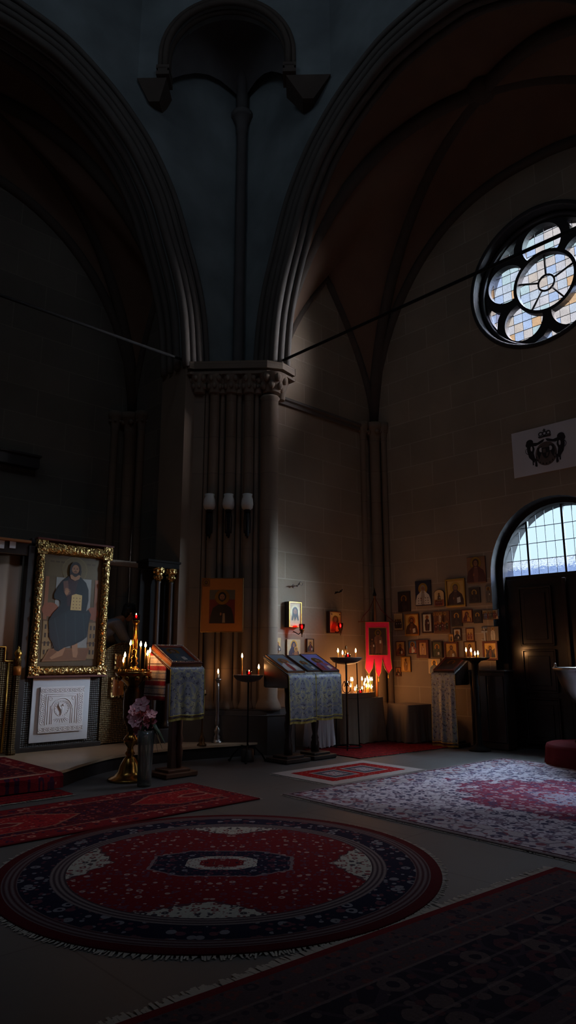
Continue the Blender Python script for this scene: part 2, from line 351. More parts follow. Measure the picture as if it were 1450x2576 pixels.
# ------------------------------------------------------------------ mesh builder
class MB:
    def __init__(s): s.v = []; s.f = []; s.mi = []; s.sm = []; s.col = []
    def add(s, vs, fs, smooth=False, mat=0, col=(1, 1, 1, 1), T=None):
        o = len(s.v)
        s.v += [tuple(T @ Vector(v)) if T else tuple(v) for v in vs]
        for f in fs:
            s.f.append([i + o for i in f]); s.mi.append(mat); s.sm.append(smooth); s.col.append(col)
        return s
    def box(s, c, d, mat=0, T=None, col=(1, 1, 1, 1)):
        x, y, z = c; a, b, e = d[0] / 2, d[1] / 2, d[2] / 2
        vs = [(x + i * a, y + j * b, z + k * e) for i in (-1, 1) for j in (-1, 1) for k in (-1, 1)]
        fs = [(0, 1, 3, 2), (4, 6, 7, 5), (0, 4, 5, 1), (2, 3, 7, 6), (0, 2, 6, 4), (1, 5, 7, 3)]
        return s.add(vs, fs, False, mat, col, T)
    def lathe(s, prof, n=20, c=(0, 0, 0), mat=0, T=None, smooth=True):
        vs = []; fs = []
        for r, z in prof:
            for k in range(n):
                a = 2 * PI * k / n; vs.append((c[0] + r * math.cos(a), c[1] + r * math.sin(a), c[2] + z))
        for i in range(len(prof) - 1):
            for k in range(n):
                k2 = (k + 1) % n
                fs.append((i * n + k, i * n + k2, (i + 1) * n + k2, (i + 1) * n + k))
        if prof[0][0] > 1e-5: fs.append(tuple(range(n - 1, -1, -1)))
        if prof[-1][0] > 1e-5: fs.append(tuple(range((len(prof) - 1) * n, len(prof) * n)))
        return s.add(vs, fs, smooth, mat, T=T)
    def tube(s, pts, r, n=8, mat=0, closed=False, T=None):
        pts = [Vector(p) for p in pts]; N = len(pts); vs = []; fs = []
        rr = r if isinstance(r, (list, tuple)) else [r] * N
        prev = None
        for i, p in enumerate(pts):
            if closed: t = pts[(i + 1) % N] - pts[i - 1]
            else: t = pts[min(i + 1, N - 1)] - pts[max(i - 1, 0)]
            t.normalize()
            if prev is None:
                a = Vector((0, 0, 1)) if abs(t.z) < 0.9 else Vector((1, 0, 0))
                u = t.cross(a).normalized()
            else:
                u = (prev - t * prev.dot(t)).normalized()
            prev = u; w = t.cross(u)
            for k in range(n):
                a = 2 * PI * k / n; vs.append(p + (u * math.cos(a) + w * math.sin(a)) * rr[i])
        m = N if closed else N - 1
        for i in range(m):
            j = (i + 1) % N
            for k in range(n):
                k2 = (k + 1) % n; fs.append((i * n + k, i * n + k2, j * n + k2, j * n + k))
        if not closed: fs.append(tuple(range(n - 1, -1, -1))); fs.append(tuple(range((N - 1) * n, N * n)))
        return s.add(vs, fs, True, mat, T=T)
    def prism(s, poly, z0, z1, mat=0, T=None):
        n = len(poly)
        vs = [(x, y, z0) for x, y in poly] + [(x, y, z1) for x, y in poly]
        fs = [(i, (i + 1) % n, n + (i + 1) % n, n + i) for i in range(n)]
        for tri in tessellate_polygon([[Vector((x, y, 0)) for x, y in poly]]):
            fs.append(tuple(tri)); fs.append(tuple(n + i for i in reversed(tri)))
        return s.add(vs, fs, False, mat, T=T)
    def ball(s, c, r, n=12, m=8, mat=0, sc=(1, 1, 1), T=None):
        prof = [(math.sin(PI * i / m), -math.cos(PI * i / m)) for i in range(m + 1)]
        vs = []; fs = []
        for a, z in prof:
            for k in range(n):
                t = 2 * PI * k / n; vs.append((c[0] + r * sc[0] * a * math.cos(t), c[1] + r * sc[1] * a * math.sin(t), c[2] + r * sc[2] * z))
        for i in range(m):
            for k in range(n):
                k2 = (k + 1) % n; fs.append((i * n + k, i * n + k2, (i + 1) * n + k2, (i + 1) * n + k))
        return s.add(vs, fs, True, mat, T=T)
    def plate(s, outer, holes, to3, th, mat=0, side=None):
        """flat plate with holes: to3(u, v, w), w = 0 front .. th back"""
        loops = [outer] + holes; flat = [p for l in loops for p in l]
        tris = tessellate_polygon([[Vector((a, b, 0)) for a, b in l] for l in loops])
        n = len(flat)
        vs = [to3(a, b, 0) for a, b in flat] + [to3(a, b, th) for a, b in flat]
        fs = [tuple(t) for t in tris] + [tuple(n + i for i in reversed(t)) for t in tris]
        nf = len(fs); o = 0
        for l in loops:
            k = len(l)
            for i in range(k): fs.append((o + i, o + (i + 1) % k, n + o + (i + 1) % k, n + o + i))
            o += k
        s.add(vs, fs, False, mat)
        if side is not None: s.mi[-(len(fs) - nf):] = [side] * (len(fs) - nf)
        return s
    def mesh(s, name, mats):
        me = bpy.data.meshes.new(name); me.from_pydata([tuple(v) for v in s.v], [], s.f)
        for m in (mats if isinstance(mats, (list, tuple)) else [mats]): me.materials.append(m)
        me.polygons.foreach_set('material_index', s.mi); me.polygons.foreach_set('use_smooth', s.sm)
        if any(c != (1, 1, 1, 1) for c in s.col):
            at = me.color_attributes.new('Col', 'FLOAT_COLOR', 'CORNER'); data = []
            for p, c in zip(me.polygons, s.col): data += list(c) * p.loop_total
            at.data.foreach_set('color', data)
        me.update(); return me
    def build(s, name, mats, parent=None, loc=None, rotz=0.0, bev=0.0, rot=None):
        o = bpy.data.objects.new(name, s.mesh(name, mats)); C.objects.link(o)
        if parent is not None: o.parent = parent
        if loc is not None: o.location = loc
        o.rotation_euler = rot if rot is not None else (0, 0, rotz)
        if bev:
            b = o.modifiers.new('bevel', 'BEVEL'); b.width = bev; b.segments = 2; b.limit_method = 'ANGLE'
        return o

def tag(o, label=None, cat=None, group=None, kind=None):
    if label: o['label'] = label
    if cat: o['category'] = cat
    if group: o['group'] = group
    if kind: o['kind'] = kind
    return o
def thing(name, label, cat, loc=(0, 0, 0), rotz=0.0, group=None):
    o = bpy.data.objects.new(name, None); o.empty_display_size = 0.1; C.objects.link(o)
    o.location = loc; o.rotation_euler = (0, 0, rotz)
    return tag(o, label, cat, group)
def struct(mb, name, mats, label, cat, **kw): return tag(mb.build(name, mats, **kw), label, cat, None, 'structure')

def spline(pts, n=8):
    out = []
    P = [Vector(p) for p in pts]
    for i in range(len(P) - 1):
        p0 = P[max(i - 1, 0)]; p1 = P[i]; p2 = P[i + 1]; p3 = P[min(i + 2, len(P) - 1)]
        for k in range(n):
            t = k / n
            out.append(0.5 * ((2 * p1) + (p2 - p0) * t + (2 * p0 - 5 * p1 + 4 * p2 - p3) * t * t + (3 * p1 - p0 - 3 * p2 + p3) * t ** 3))
    out.append(P[-1]); return out
def offset(pts, d):
    out = []
    for i, p in enumerate(pts):
        t = (pts[min(i + 1, len(pts) - 1)] - pts[max(i - 1, 0)]).normalized()
        out.append(Vector((p.x + t.y * -d, p.y + t.x * d)))
    return out

# ------------------------------------------------------------------ the building shell
GX, GY = 4.75, 2.85            # arch centre lines: right arch at Y = GX, left arch at X = GY
XR, YL = 7.25, 8.9             # planes of the right and left crossing walls
XD, YS = 10.3, 8.33            # door wall and side wall of the right arm
XS, YE = 6.5, 11.2             # side wall and end wall of the left arm
halfarch = [(3.68, 6.2), (3.6, 7.07), (3.44, 7.77), (3.17, 8.5), (2.88, 9.2), (2.5, 9.78), (2.15, 10.15), (1.6, 10.56), (0.8, 10.92), (0.0, 11.0)]
hs = [Vector((p[0], p[1])) for p in spline([(a, b, 0) for a, b in halfarch], 4)]
full = hs + [Vector((-p.x, p.y)) for p in reversed(hs[:-1])]       # from +3.68 over the top to -3.68
def arch_off(d): return offset(full, d)                            # positive d = towards the opening
test = arch_off(0.4)
SGN = 1 if abs(test[0].x) < 3.68 else -1
inner = arch_off(0.42 * SGN)

# floor
struct(MB().box((2.5, 3.0, -0.1), (17.4, 18.4, 0.2)), 'floor', M['floor'], 'dark grey stone tile floor of the church', 'floor')

# crossing wall with the right arch (plane X = XR)
def wallX(u, v, w): return (XR + w, u, v)
o_ = [(9.6, 0.0)] + [(GX + p.x, p.y) for p in [Vector((3.60, 0.0)), Vector((3.60, 6.1))] + inner + [Vector((inner[-1].x, 0.0))]] + [(-1.5, 0.0), (-1.5, 15.0), (9.6, 15.0)]
mb = MB().plate(o_, [], wallX, 0.36)
struct(mb, 'wall_right', M['plaster'], 'grey stone wall pierced by the right pointed arch above the door bay', 'wall')
def wallY(u, v, w): return (u, YL + w, v)
o_ = [(XR, 0.0)] + [(GY + p.x, p.y) for p in [Vector((inner[0].x, 0.0))] + inner + [Vector((inner[-1].x, 0.0))]] + [(-2.0, 0.0), (-2.0, 15.0), (XR, 15.0)]
mb = MB().plate(o_, [], wallY, 0.7)
struct(mb, 'wall_left', M['plaster'], 'grey stone wall pierced by the left pointed arch above the icon screen', 'wall')
# arch mouldings: one object per arch
def arch_tubes(mb, to3, sets):
    for d, w, r in sets:
        c = arch_off(d * SGN)
        mb.tube([to3(p.x, p.y, w) for p in c], r, 8)
AT = ((0.0, -0.02, 0.05), (0.10, -0.01, 0.035), (0.17, -0.02, 0.055), (0.29, -0.015, 0.06), (0.40, 0.02, 0.075))
ATR = AT + ((0.44, 0.15, 0.06), (0.45, 0.30, 0.055))
ATL = AT + ((0.43, 0.22, 0.075), (0.44, 0.42, 0.06), (0.43, 0.62, 0.075))
mb = MB(); arch_tubes(mb, lambda a, b, w: (XR + w, GX + a, b), ATR)
struct(mb, 'trim_1', M['moulding'], 'roll mouldings of the right stone arch', 'arch moulding')
mb = MB(); arch_tubes(mb, lambda a, b, w: (GY + a, YL + w, b), ATL)
struct(mb, 'trim_2', M['moulding'], 'roll mouldings of the left stone arch', 'arch moulding')

# vault bays
def vault(to3, half, d0, d1, zs, zb, endarch_top, sidearch_top, front, nm, lab):
    """bay in local (a across, d depth); front arch is a list of points a, z"""
    web, rib = MB(), MB()
    dm = (d0 + d1) / 2; n = 14
    def ribpt(sa, dd, s): # from the corner (sa*half, dd) to the boss
        a = sa * half * (1 - s); d = dd + (dm - dd) * s
        z = zs + (zb - zs) * (1 - (1 - s) ** 2.2) ** (1 / 1.75)
        return Vector((a, d, z))
    def arch_pt(kind, t):  # t 0..1 across from +half to -half
        if kind == 'front':
            k = t * (len(front) - 1); i = min(int(k), len(front) - 2); p = front[i].lerp(front[i + 1], k - i); return Vector((p.x, d0, p.y))
        x = 1 - 2 * t
        z = zs + (endarch_top - zs) * (1 - abs(x) ** 2.3) ** (1 / 1.7)
        return Vector((half * x, d1, z))
    def side_pt(sa, t):
        x = 1 - 2 * t
        z = zs + (sidearch_top - zs) * (1 - abs(x)) ** 0.62 * (1.0)
        return Vector((sa * half, d0 + (d1 - d0) * t, z))
    def weblet(ptf, rA, rB):
        vs = []; fs = []; N = 2 * n
        for i in range(N + 1):
            t = i / N
            a = ptf(t); b = ribpt(rA[0], rA[1], 2 * t) if t <= 0.5 else ribpt(rB[0], rB[1], 2 * (1 - t))
            for k in range(5):
                q = a.lerp(b, k / 4); vs.append(to3(q.x, q.y, q.z + 0.10 * math.sin(PI * k / 4)))
        for i in range(N):
            for k in range(4): fs.append((i * 5 + k, i * 5 + k + 1, (i + 1) * 5 + k + 1, (i + 1) * 5 + k))
        web.add(vs, fs, True)
    weblet(lambda t: arch_pt('front', t), (1, d0), (-1, d0))
    weblet(lambda t: arch_pt('end', t), (1, d1), (-1, d1))
    for sa in (1, -1): weblet(lambda t: side_pt(sa, t), (sa, d0), (sa, d1))
    for sa in (1, -1):
        for dd in (d0, d1):
            rib.tube([to3(*(ribpt(sa, dd, i / 24) - Vector((0, 0, 0.03)))) for i in range(25)], 0.12, 8)
    rib.tube([to3(*arch_pt('end', i / 40)) for i in range(41)], 0.10, 8)
    for sa in (1, -1): rib.tube([to3(*side_pt(sa, i / 24)) for i in range(25)], 0.08, 8)
    b = to3(0, dm, zb); rib.lathe([(0.05, -0.18), (0.2, -0.12), (0.26, 0.0), (0.2, 0.08)], 16, b)
    tag(web.build('ceiling', M['web']), 'brownish plaster vault of the %s bay' % lab, 'vault', None, 'structure')
    tag(rib.build(nm, M['rib']), 'dark stone ribs under the vault of the %s bay' % lab, 'vault ribs', None, 'structure')
fr = [p for p in arch_off(0.36 * SGN)]
vault(lambda a, d, z: (d, GX + a, z), 3.58, 7.60, XD, 6.0, 10.6, 9.95, 8.7, fr, 'trim_3', 'door')
vault(lambda a, d, z: (GY + a, d, z), 3.65, 9.6, YE, 6.0, 10.5, 9.7, 8.45, fr, 'trim_4', 'altar')

# door wall with rose window and portal
RC = (4.70, 7.75); DC = 4.80
def circ(c, r, n=40, a0=0.0): return [(c[0] + r * math.cos(a0 + 2 * PI * k / n), c[1] + r * math.sin(a0 + 2 * PI * k / n)) for k in range(n)]
def portal(hw, spring, r, n=24):
    pts = [(DC - hw, 0.0), (DC - hw, spring)]
    pts += [(DC - r * math.cos(PI * k / n) * (hw / r), spring + r * math.sin(PI * k / n)) for k in range(1, n)]
    return pts + [(DC + hw, spring), (DC + hw, 0.0)]
def wallD(u, v, w): return (XD + w, u, v)
pp = portal(1.12, 2.72, 1.20)
outer = [(-2.0, 0.0)] + pp + [(8.4, 0.0), (8.4, 12.0), (-2.0, 12.0)]
mb = MB().plate(outer, [circ(RC, 1.2)], wallD, 0.22, 0, 1)
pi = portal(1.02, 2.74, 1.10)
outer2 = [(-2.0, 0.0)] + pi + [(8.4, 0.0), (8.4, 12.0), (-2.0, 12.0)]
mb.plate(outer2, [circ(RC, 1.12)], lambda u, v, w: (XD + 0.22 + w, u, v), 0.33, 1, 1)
struct(mb, 'wall_back', [M['ashlar'], M['darkreveal']], 'sandstone wall holding the rose window and the arched door', 'wall')
# string course, side wall
struct(MB().box(((7.55 + XD) / 2 + 0.1, YS + 0.15, 4.6), (XD - 7.55 + 0.2, 0.3, 9.2)), 'wall_side', M['ashlar'], 'sandstone side wall behind the candle tables', 'wall')
mb = MB().prism([(YS - .09, 5.84), (YS - .09, 5.885), (YS, 5.885), (YS, 5.76), (YS - .05, 5.76), (YS - .055, 5.82)], 7.6, XD, T=Matrix(((0, 0, 1, 0), (1, 0, 0, 0), (0, 1, 0, 0), (0, 0, 0, 1))))
struct(mb, 'trim_5', M['moulding'], 'thin stone string course high on the side wall', 'string course')
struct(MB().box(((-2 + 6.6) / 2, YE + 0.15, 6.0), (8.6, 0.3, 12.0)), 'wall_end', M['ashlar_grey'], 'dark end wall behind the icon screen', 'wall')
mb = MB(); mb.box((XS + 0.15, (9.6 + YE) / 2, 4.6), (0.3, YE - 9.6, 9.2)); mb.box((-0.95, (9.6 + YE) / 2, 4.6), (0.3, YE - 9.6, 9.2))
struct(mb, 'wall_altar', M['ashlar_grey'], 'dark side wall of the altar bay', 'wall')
# right arm's far side wall (outside the frame, closes the bay)
struct(MB().box(((7.95 + XD) / 2, 1.2, 5.5), (XD - 7.95, 0.3, 11.0)), 'wall_near', M['ashlar'], 'sandstone wall closing the door bay at right', 'wall')

# closing shell: nave behind the camera, clerestory windows high over the crossing
CLX, CLY = -1.45, 0.6
def shell():
    zt, zn = 15.0, 10.5
    hx = [[(a - 0.55, 11.4), (a + 0.55, 11.4), (a + 0.55, 14.0), (a - 0.55, 14.0)] for a in (3.5, 6.0)]
    hy = [[(a - 0.55, 11.4), (a + 0.55, 11.4), (a + 0.55, 14.0), (a - 0.55, 14.0)] for a in (1.6, 4.1)]
    struct(MB().plate([(0.2, zn), (9.6, zn), (9.6, zt), (0.2, zt)], hx, lambda u, v, w: (CLX - w, u, v), 0.4), 'wall_nave', M['plaster'], 'plain clerestory wall with high windows over the nave', 'wall')
    struct(MB().plate([(-1.85, zn), (7.95, zn), (7.95, zt), (-1.85, zt)], hy, lambda u, v, w: (u, CLY - w, v), 0.4), 'wall_aisle', M['plaster'], 'plain clerestory wall with high windows over the aisle', 'wall')
    mb = MB().plate([(-5.9, 0), (-2.0, 0), (-2.0, zn), (-5.9, zn)], [], lambda u, v, w: (u, YL + w, v), 0.7)
    struct(mb, 'wall_front', M['plaster'], 'plain outer stretch of the left crossing wall', 'wall')
    mb = MB().plate([(-5.9, 0), (-1.5, 0), (-1.5, zn), (-5.9, zn)], [], lambda u, v, w: (XR + w, u, v), 0.7)
    struct(mb, 'wall_south', M['plaster'], 'plain outer stretch of the right crossing wall', 'wall')
    struct(MB().box((-5.7, 1.5, zn / 2), (0.4, 14.8, zn)), 'wall_west', M['plaster'], 'plain nave wall behind', 'wall')
    struct(MB().box((0.9, -5.7, zn / 2), (12.8, 0.4, zn)), 'wall_outer', M['plaster'], 'plain aisle wall behind', 'wall')
    struct(MB().box((-3.65, 1.8, zn + 0.1), (4.5, 15.6, 0.2)), 'ceiling', M['squinch'], 'flat dark ceiling over the nave', 'ceiling')
    struct(MB().box((3.0, -2.7, zn + 0.1), (10.0, 6.6, 0.2)), 'ceiling', M['squinch'], 'flat dark ceiling over the aisle', 'ceiling')
    struct(MB().box((3.05, 4.9, zt + 0.1), (9.8, 9.4, 0.2)), 'ceiling', M['squinch'], 'high dark ceiling over the crossing', 'ceiling')
    struct(MB().box(((7.95 + 11.2) / 2, 5.0, 12.1), (3.25, 8.2, 0.2)), 'ceiling', M['squinch'], 'roof deck over the door bay', 'ceiling')
    struct(MB().box((2.5, (9.6 + YE) / 2, 12.1), (9.2, 2.0, 0.2)), 'ceiling', M['squinch'], 'roof deck over the altar bay', 'ceiling')
    k = 3
    for a in (3.5, 6.0): win_shell(k, (CLX - 0.2, a, 12.7), 'x'); k += 1
    for a in (1.6, 4.1): win_shell(k, (a, CLY - 0.2, 12.7), 'y'); k += 1
def win_shell(k, c, ax):
    d = (0.02, 1.1, 2.6) if ax == 'x' else (1.1, 0.02, 2.6)
    o = struct(MB().box(c, d), 'window_%d' % k, M['paneclear'], 'tall plain glazed window high in the nave wall', 'window')
def portal_light(loc, rot, sx, sy):
    l = bpy.data.lights.new('daylight_opening', 'AREA'); l.shape = 'RECTANGLE'; l.size = sx; l.size_y = sy
    l.cycles.is_portal = True; o = bpy.data.objects.new('daylight_opening', l); C.objects.link(o)
    o.location = loc; o.rotation_euler = rot

def mat_pane(name, kind):
    g = G(name); p = g.sep(g.pos()); t = g.n('ShaderNodeBsdfTransparent')
    if kind == 'rose':
        cell = 0.168
        cx = g.ma('FLOOR', g.ma('DIVIDE', p[1], cell)); cz = g.ma('FLOOR', g.ma('DIVIDE', p[2], cell))
        wn = g.n('ShaderNodeTexWhiteNoise', noise_dimensions='2D'); g.put(wn.inputs['Vector'], g.comb(cx, cz))
        nd = g.n('ShaderNodeValToRGB'); nd.color_ramp.interpolation = 'CONSTANT'; cr = nd.color_ramp
        st = [(0.0, (0.58, 0.64, 0.72)), (0.2, (0.66, 0.60, 0.56)), (0.38, (0.46, 0.57, 0.78)), (0.52, (0.66, 0.64, 0.66)), (0.66, (0.64, 0.55, 0.47)), (0.75, (0.54, 0.68, 0.70)), (0.88, (0.30, 0.30, 0.42)), (0.93, (0.72, 0.46, 0.26)), (0.96, (0.52, 0.62, 0.78))]
        while len(cr.elements) < len(st): cr.elements.new(0.5)
        for e, (q, c) in zip(cr.elements, st): e.position = q; e.color = c + (1,)
        g.put(nd.inputs[0], wn.outputs[0])
        gr = g.noise(g.pos(), 55, 3, 0.7)[0]; big = g.noise(g.pos(), 6, 2)[0]
        f = g.ma('MULTIPLY', g.ma('MULTIPLY_ADD', gr, 0.9, 0.5), g.ma('MULTIPLY_ADD', big, 0.5, 0.72))
        mu = g.n('ShaderNodeVectorMath', operation='SCALE'); g.put(mu.inputs[0], nd.outputs[0]); g.put(mu.inputs['Scale'], f)
        g.put(t.inputs[0], mu.outputs[0])
    elif kind == 'lunette':
        low = g.lt(p[2], 2.99)
        wv = g.n('ShaderNodeTexNoise'); wv.inputs['Scale'].default_value = 9.0; wv.inputs['Detail'].default_value = 4.0; wv.inputs['Distortion'].default_value = 2.2
        g.put(wv.inputs['Vector'], g.comb(g.ma('MULTIPLY', p[1], 1.3), g.ma('MULTIPLY', p[2], 3.0)))
        hz = g.ma('ADD', p[2], g.ma('MULTIPLY', wv.outputs[0], 0.28))
        hill = g.mix(g.lt(hz, 3.0), (0.80, 0.92, 1.0, 1), (0.30, 0.42, 0.70, 1))
        c = g.mix(g.band(wv.outputs[0], 0.46, 0.50), hill, (0.16, 0.24, 0.46, 1))
        g.put(t.inputs[0], g.mix(low, (0.68, 0.89, 1.0, 1), c))
    else:
        t.inputs[0].default_value = (0.80, 0.88, 0.95, 1)
    g.t.links.new(t.outputs[0], g.out.inputs[0]); return g.m
M['paneclear'] = mat_pane('plain window glass', 'clear')
M['panerose'] = mat_pane('tinted leaded glass', 'rose')
M['panelun'] = mat_pane('clear leaded glass', 'lunette')
shell()

# rose window
XG = XD + 0.38
def roseD(u, v, w): return (XG - 0.12 + w, u, v)
n_ang = [R(90 + 72 * k) for k in range(5)]
lobes = [(RC[0] - 0.735 * math.cos(a), RC[1] + 0.735 * math.sin(a)) for a in n_ang]
holes = [[(RC[0] + 0.0, RC[1])]]
# tracery plate: lobe cut circles clipped by the centre ring (radius .56), small corner lights
def lobe_hole(c, a):
    out = []
    for k in range(48):
        t = 2 * PI * k / 48; x = c[0] + 0.355 * math.cos(t); z = c[1] + 0.355 * math.sin(t)
        dx, dz = x - RC[0], z - RC[1]; d = math.hypot(dx, dz)
        if d < 0.575: x, z = RC[0] + dx / d * 0.575, RC[1] + dz / d * 0.575
        out.append((x, z))
    return out
holes = [lobe_hole(c, a) for c, a in zip(lobes, n_ang)]
holes.append(circ(RC, 0.515, 48))
for a in n_ang:
    b = a + R(36); q = []
    for r_, da in ((1.095, -13.5), (1.105, -6), (1.11, 0), (1.105, 6), (1.095, 13.5), (0.99, 5.5), (0.885, 0), (0.99, -5.5)):
        q.append((RC[0] - r_ * math.cos(b + R(da)), RC[1] + r_ * math.sin(b + R(da))))
    holes.append(q)
rose = MB().plate(circ(RC, 1.22, 60), holes, roseD, 0.14)
for k in range(5):
    a = n_ang[k]; p = (RC[0] - 0.33 * math.cos(a), RC[1] + 0.33 * math.sin(a))
    T = Matrix.Translation((XG - 0.04, p[0], p[1])) @ Matrix.Rotation(-(PI - a) if True else 0, 4, 'X')
    rose.tube([(XG - 0.04, RC[0] - 0.13 * math.cos(a), RC[1] + 0.13 * math.sin(a)), (XG - 0.04, RC[0] - 0.53 * math.cos(a), RC[1] + 0.53 * math.sin(a))], 0.018, 6)
rose.tube([(XG - 0.04, RC[0] + 0.145 * math.cos(2 * PI * k / 32), RC[1] + 0.145 * math.sin(2 * PI * k / 32)) for k in range(32)], 0.02, 6, closed=True)
rose.tube([(XD - 0.005, RC[0] + 1.24 * math.cos(2 * PI * k / 60), RC[1] + 1.24 * math.sin(2 * PI * k / 60)) for k in range(60)], 0.04, 8, closed=True)
rw = struct(rose, 'window_1', M['tracery'], 'round rose window with five lobes and tinted leaded glass', 'window')
mb = MB(); mb.add([(XG + 0.03, a, b) for a, b in circ(RC, 1.15, 48)], [tuple(range(48))]); mb.build('pane', M['panerose'], rw)
mb = MB()
for k in range(-7, 8):
    h = 0.168 * k
    y0 = (math.floor(RC[0] / 0.168) + k) * 0.168; z0 = (math.floor(RC[1] / 0.168) + k) * 0.168
    mb.box((XG + 0.02, y0, RC[1]), (0.01, 0.008, 2.3)); mb.box((XG + 0.02, RC[0], z0), (0.01, 2.3, 0.007))
mb.build('lead_cames', M['lead'], rw)
tag(MB().tube([(XD + 0.21, RC[0] + 1.16 * math.cos(2 * PI * k / 60), RC[1] + 1.16 * math.sin(2 * PI * k / 60)) for k in range(60)], 0.04, 8, closed=True).build('outer_ring', M['tracery'], rw))

# lunette over the door
XL = XD + 0.36
lun = [(DC - 1.06 * math.cos(PI * k / 28), 2.72 + 1.14 * math.sin(PI * k / 28)) for k in range(29)]
mb = MB()
lw_f = MB()
for a in (-0.62, 0.0, 0.62): lw_f.box((XL, DC + a - 0.02, 2.72 + (1.12 if abs(a) < .1 else .92) / 2), (0.05, 0.035, (1.12 if abs(a) < .1 else .92)))
lw_f.tube([(XL, a, b) for a, b in lun], 0.03, 6); lw_f.box((XL, DC, 2.70), (0.10, 2.12, 0.07))
lw = struct(lw_f, 'window_2', M['lead'], 'half round leaded window glowing blue above the dark door', 'window')
mb.add([(XL + 0.03, a, b) for a, b in lun], [tuple(range(len(lun)))]); mb.build('pane', M['panelun'], lw)
mb = MB()
for k in range(-6, 7): hh_ = 1.12 * math.sqrt(max(.05, 1 - ((k * .155 - .02) / 1.06) ** 2)); mb.box((XL + 0.01, DC - 0.02 + k * 0.155, 2.72 + hh_ / 2), (0.012, 0.008, hh_))
for z_ in (2.99, 3.26, 3.53): mb.box((XL + 0.01, DC, z_), (0.012, 2.1 * math.sqrt(max(.05, 1 - ((z_ - 2.72) / 1.14) ** 2)), 0.009))
mb.build('lead_cames', M['lead'], lw)
portal_light((XG + 0.25, RC[0], RC[1]), (0, R(90), 0), 2.4, 2.4)
portal_light((XL + 0.25, DC, 3.22), (0, R(90), 0), 1.25, 2.25)
for a in (3.5, 6.0): portal_light((CLX - 0.45, a, 12.7), (0, R(-90), 0), 2.7, 1.2)
for a in (1.6, 4.1): portal_light((a, CLY - 0.45, 12.7), (R(90), 0, 0), 1.2, 2.7)

# door leaves
db = MB(); XF = XD + 0.30
db.box((XF + 0.05, DC, 1.34), (0.10, 2.04, 2.68))
dr = struct(db, 'door_1', M['doorwood'], 'tall dark panelled double door under the lit lunette', 'door', bev=0.006)
for sgn in (1, -1):
    lf = MB(); c = DC + sgn * 0.51
    for z0, z1 in ((0.12, 0.75), (0.9, 1.5), (1.62, 2.5)):
        zc, hh = (z0 + z1) / 2, (z1 - z0)
        lf.box((XF - 0.012, c, zc), (0.05, 0.50, hh)); lf.box((XF - 0.03, c, zc), (0.05, 0.36, hh - 0.14))
        for dy in (-0.27, 0.27): lf.box((XF - 0.02, c + dy, zc), (0.06, 0.03, hh + 0.05))
        for dz in (-hh / 2 - 0.02, hh / 2 + 0.02): lf.box((XF - 0.02, c, zc + dz), (0.06, 0.56, 0.03))
    lf.build('door_leaf', M['doorwood'], dr, bev=0.006)
hb = MB(); hb.box((XF - 0.03, DC, 1.34), (0.07, 0.06, 2.6)); hb.build('meeting_stile', M['doorwood'], dr, bev=0.01)

# ------------------------------------------------------------------ the crossing pier
PA = Vector((6.3, 8.9)); PB = Vector((7.25, 7.97))
pd = (PB - PA).normalized(); pn = Vector((pd.y, -pd.x))
if pn.x > 0: pn = -pn
PL = (PB - PA).length
def pier_pt(t, out=0.0): q = PA + pd * (PL * t) + pn * out; return q
pier = MB()
pier.prism([tuple(pier_pt(-0.02, 0)), tuple(pier_pt(0.13, 0)), tuple(pier_pt(0.13, -0.08)), tuple(pier_pt(0.86, -0.08)), tuple(pier_pt(0.86, 0.0)), tuple(pier_pt(1.0, 0.0)), (7.25, 8.9)], 0.5, 6.0)
for t, r_, o2 in ((0.255, 0.082, -0.03), (0.464, 0.088, -0.03), (0.69, 0.082, -0.03), (0.16, 0.04, -0.05), (0.355, 0.045, -0.06), (0.565, 0.045, -0.06), (0.785, 0.045, -0.06)):
    q = pier_pt(t, o2); pier.lathe([(r_ * 1.5, 0.62), (r_ * 1.5, 0.68), (r_ * 1.15, 0.74), (r_, 0.78), (r_, 5.72), (r_ * 1.15, 5.74), (r_, 5.78)], 14, (q.x, q.y, 0))
struct(pier, 'trim_6', M['pier'], 'tall clustered stone pier between the two arches', 'pier')
q = (7.24, 8.06)
col = MB().lathe([(0.2, 0.62), (0.2, 0.68), (0.16, 0.76), (0.145, 0.8), (0.145, 5.62), (0.17, 5.65), (0.15, 5.68)], 24, (q[0], q[1], 0))
struct(col, 'trim_7', M['pier'], 'round stone column at the right edge of the pier', 'column')
cap = MB()
capoly = [(6.12, 9.0), (6.14, 8.84), tuple(pier_pt(0.0, 0.14)), tuple(pier_pt(0.92, 0.18)), (7.30, 7.80), (7.64, 7.86), (7.66, 9.0)]
inn = [(6.2, 9.0), (6.2, 8.88), tuple(pier_pt(0.02, 0.08)), tuple(pier_pt(0.94, 0.12)), (7.32, 7.87), (7.60, 7.92), (7.62, 9.0)]
cap.prism(capoly, 6.12, 6.24); cap.prism(inn, 6.06, 6.12); cap.prism(capoly, 6.02, 6.06)
for t, r_, o2 in ((0.06, 0.10, 0.0), (0.255, 0.10, 0.0), (0.464, 0.10, 0.0), (0.69, 0.10, 0.0), (0.355, 0.07, -0.02), (0.565, 0.07, -0.02), (0.8, 0.07, -0.02), (0.97, 0.15, -0.02)):
    q = pier_pt(t, o2); cap.lathe([(r_, 5.72), (r_ * 1.05, 5.8), (r_ * 1.5, 5.95), (r_ * 1.8, 6.03)], 14, (q.x, q.y, 0))
    for k in range(7):
        a = 2 * PI * k / 7; cap.ball((q.x + r_ * 1.45 * math.cos(a), q.y + r_ * 1.45 * math.sin(a), 5.95), r_ * 0.42, 8, 6, sc=(1, 1, 1.3))
        cap.ball((q.x + r_ * 1.15 * math.cos(a + .4), q.y + r_ * 1.15 * math.sin(a + .4), 5.83), r_ * 0.36, 8, 6, sc=(1, 1, 1.4))
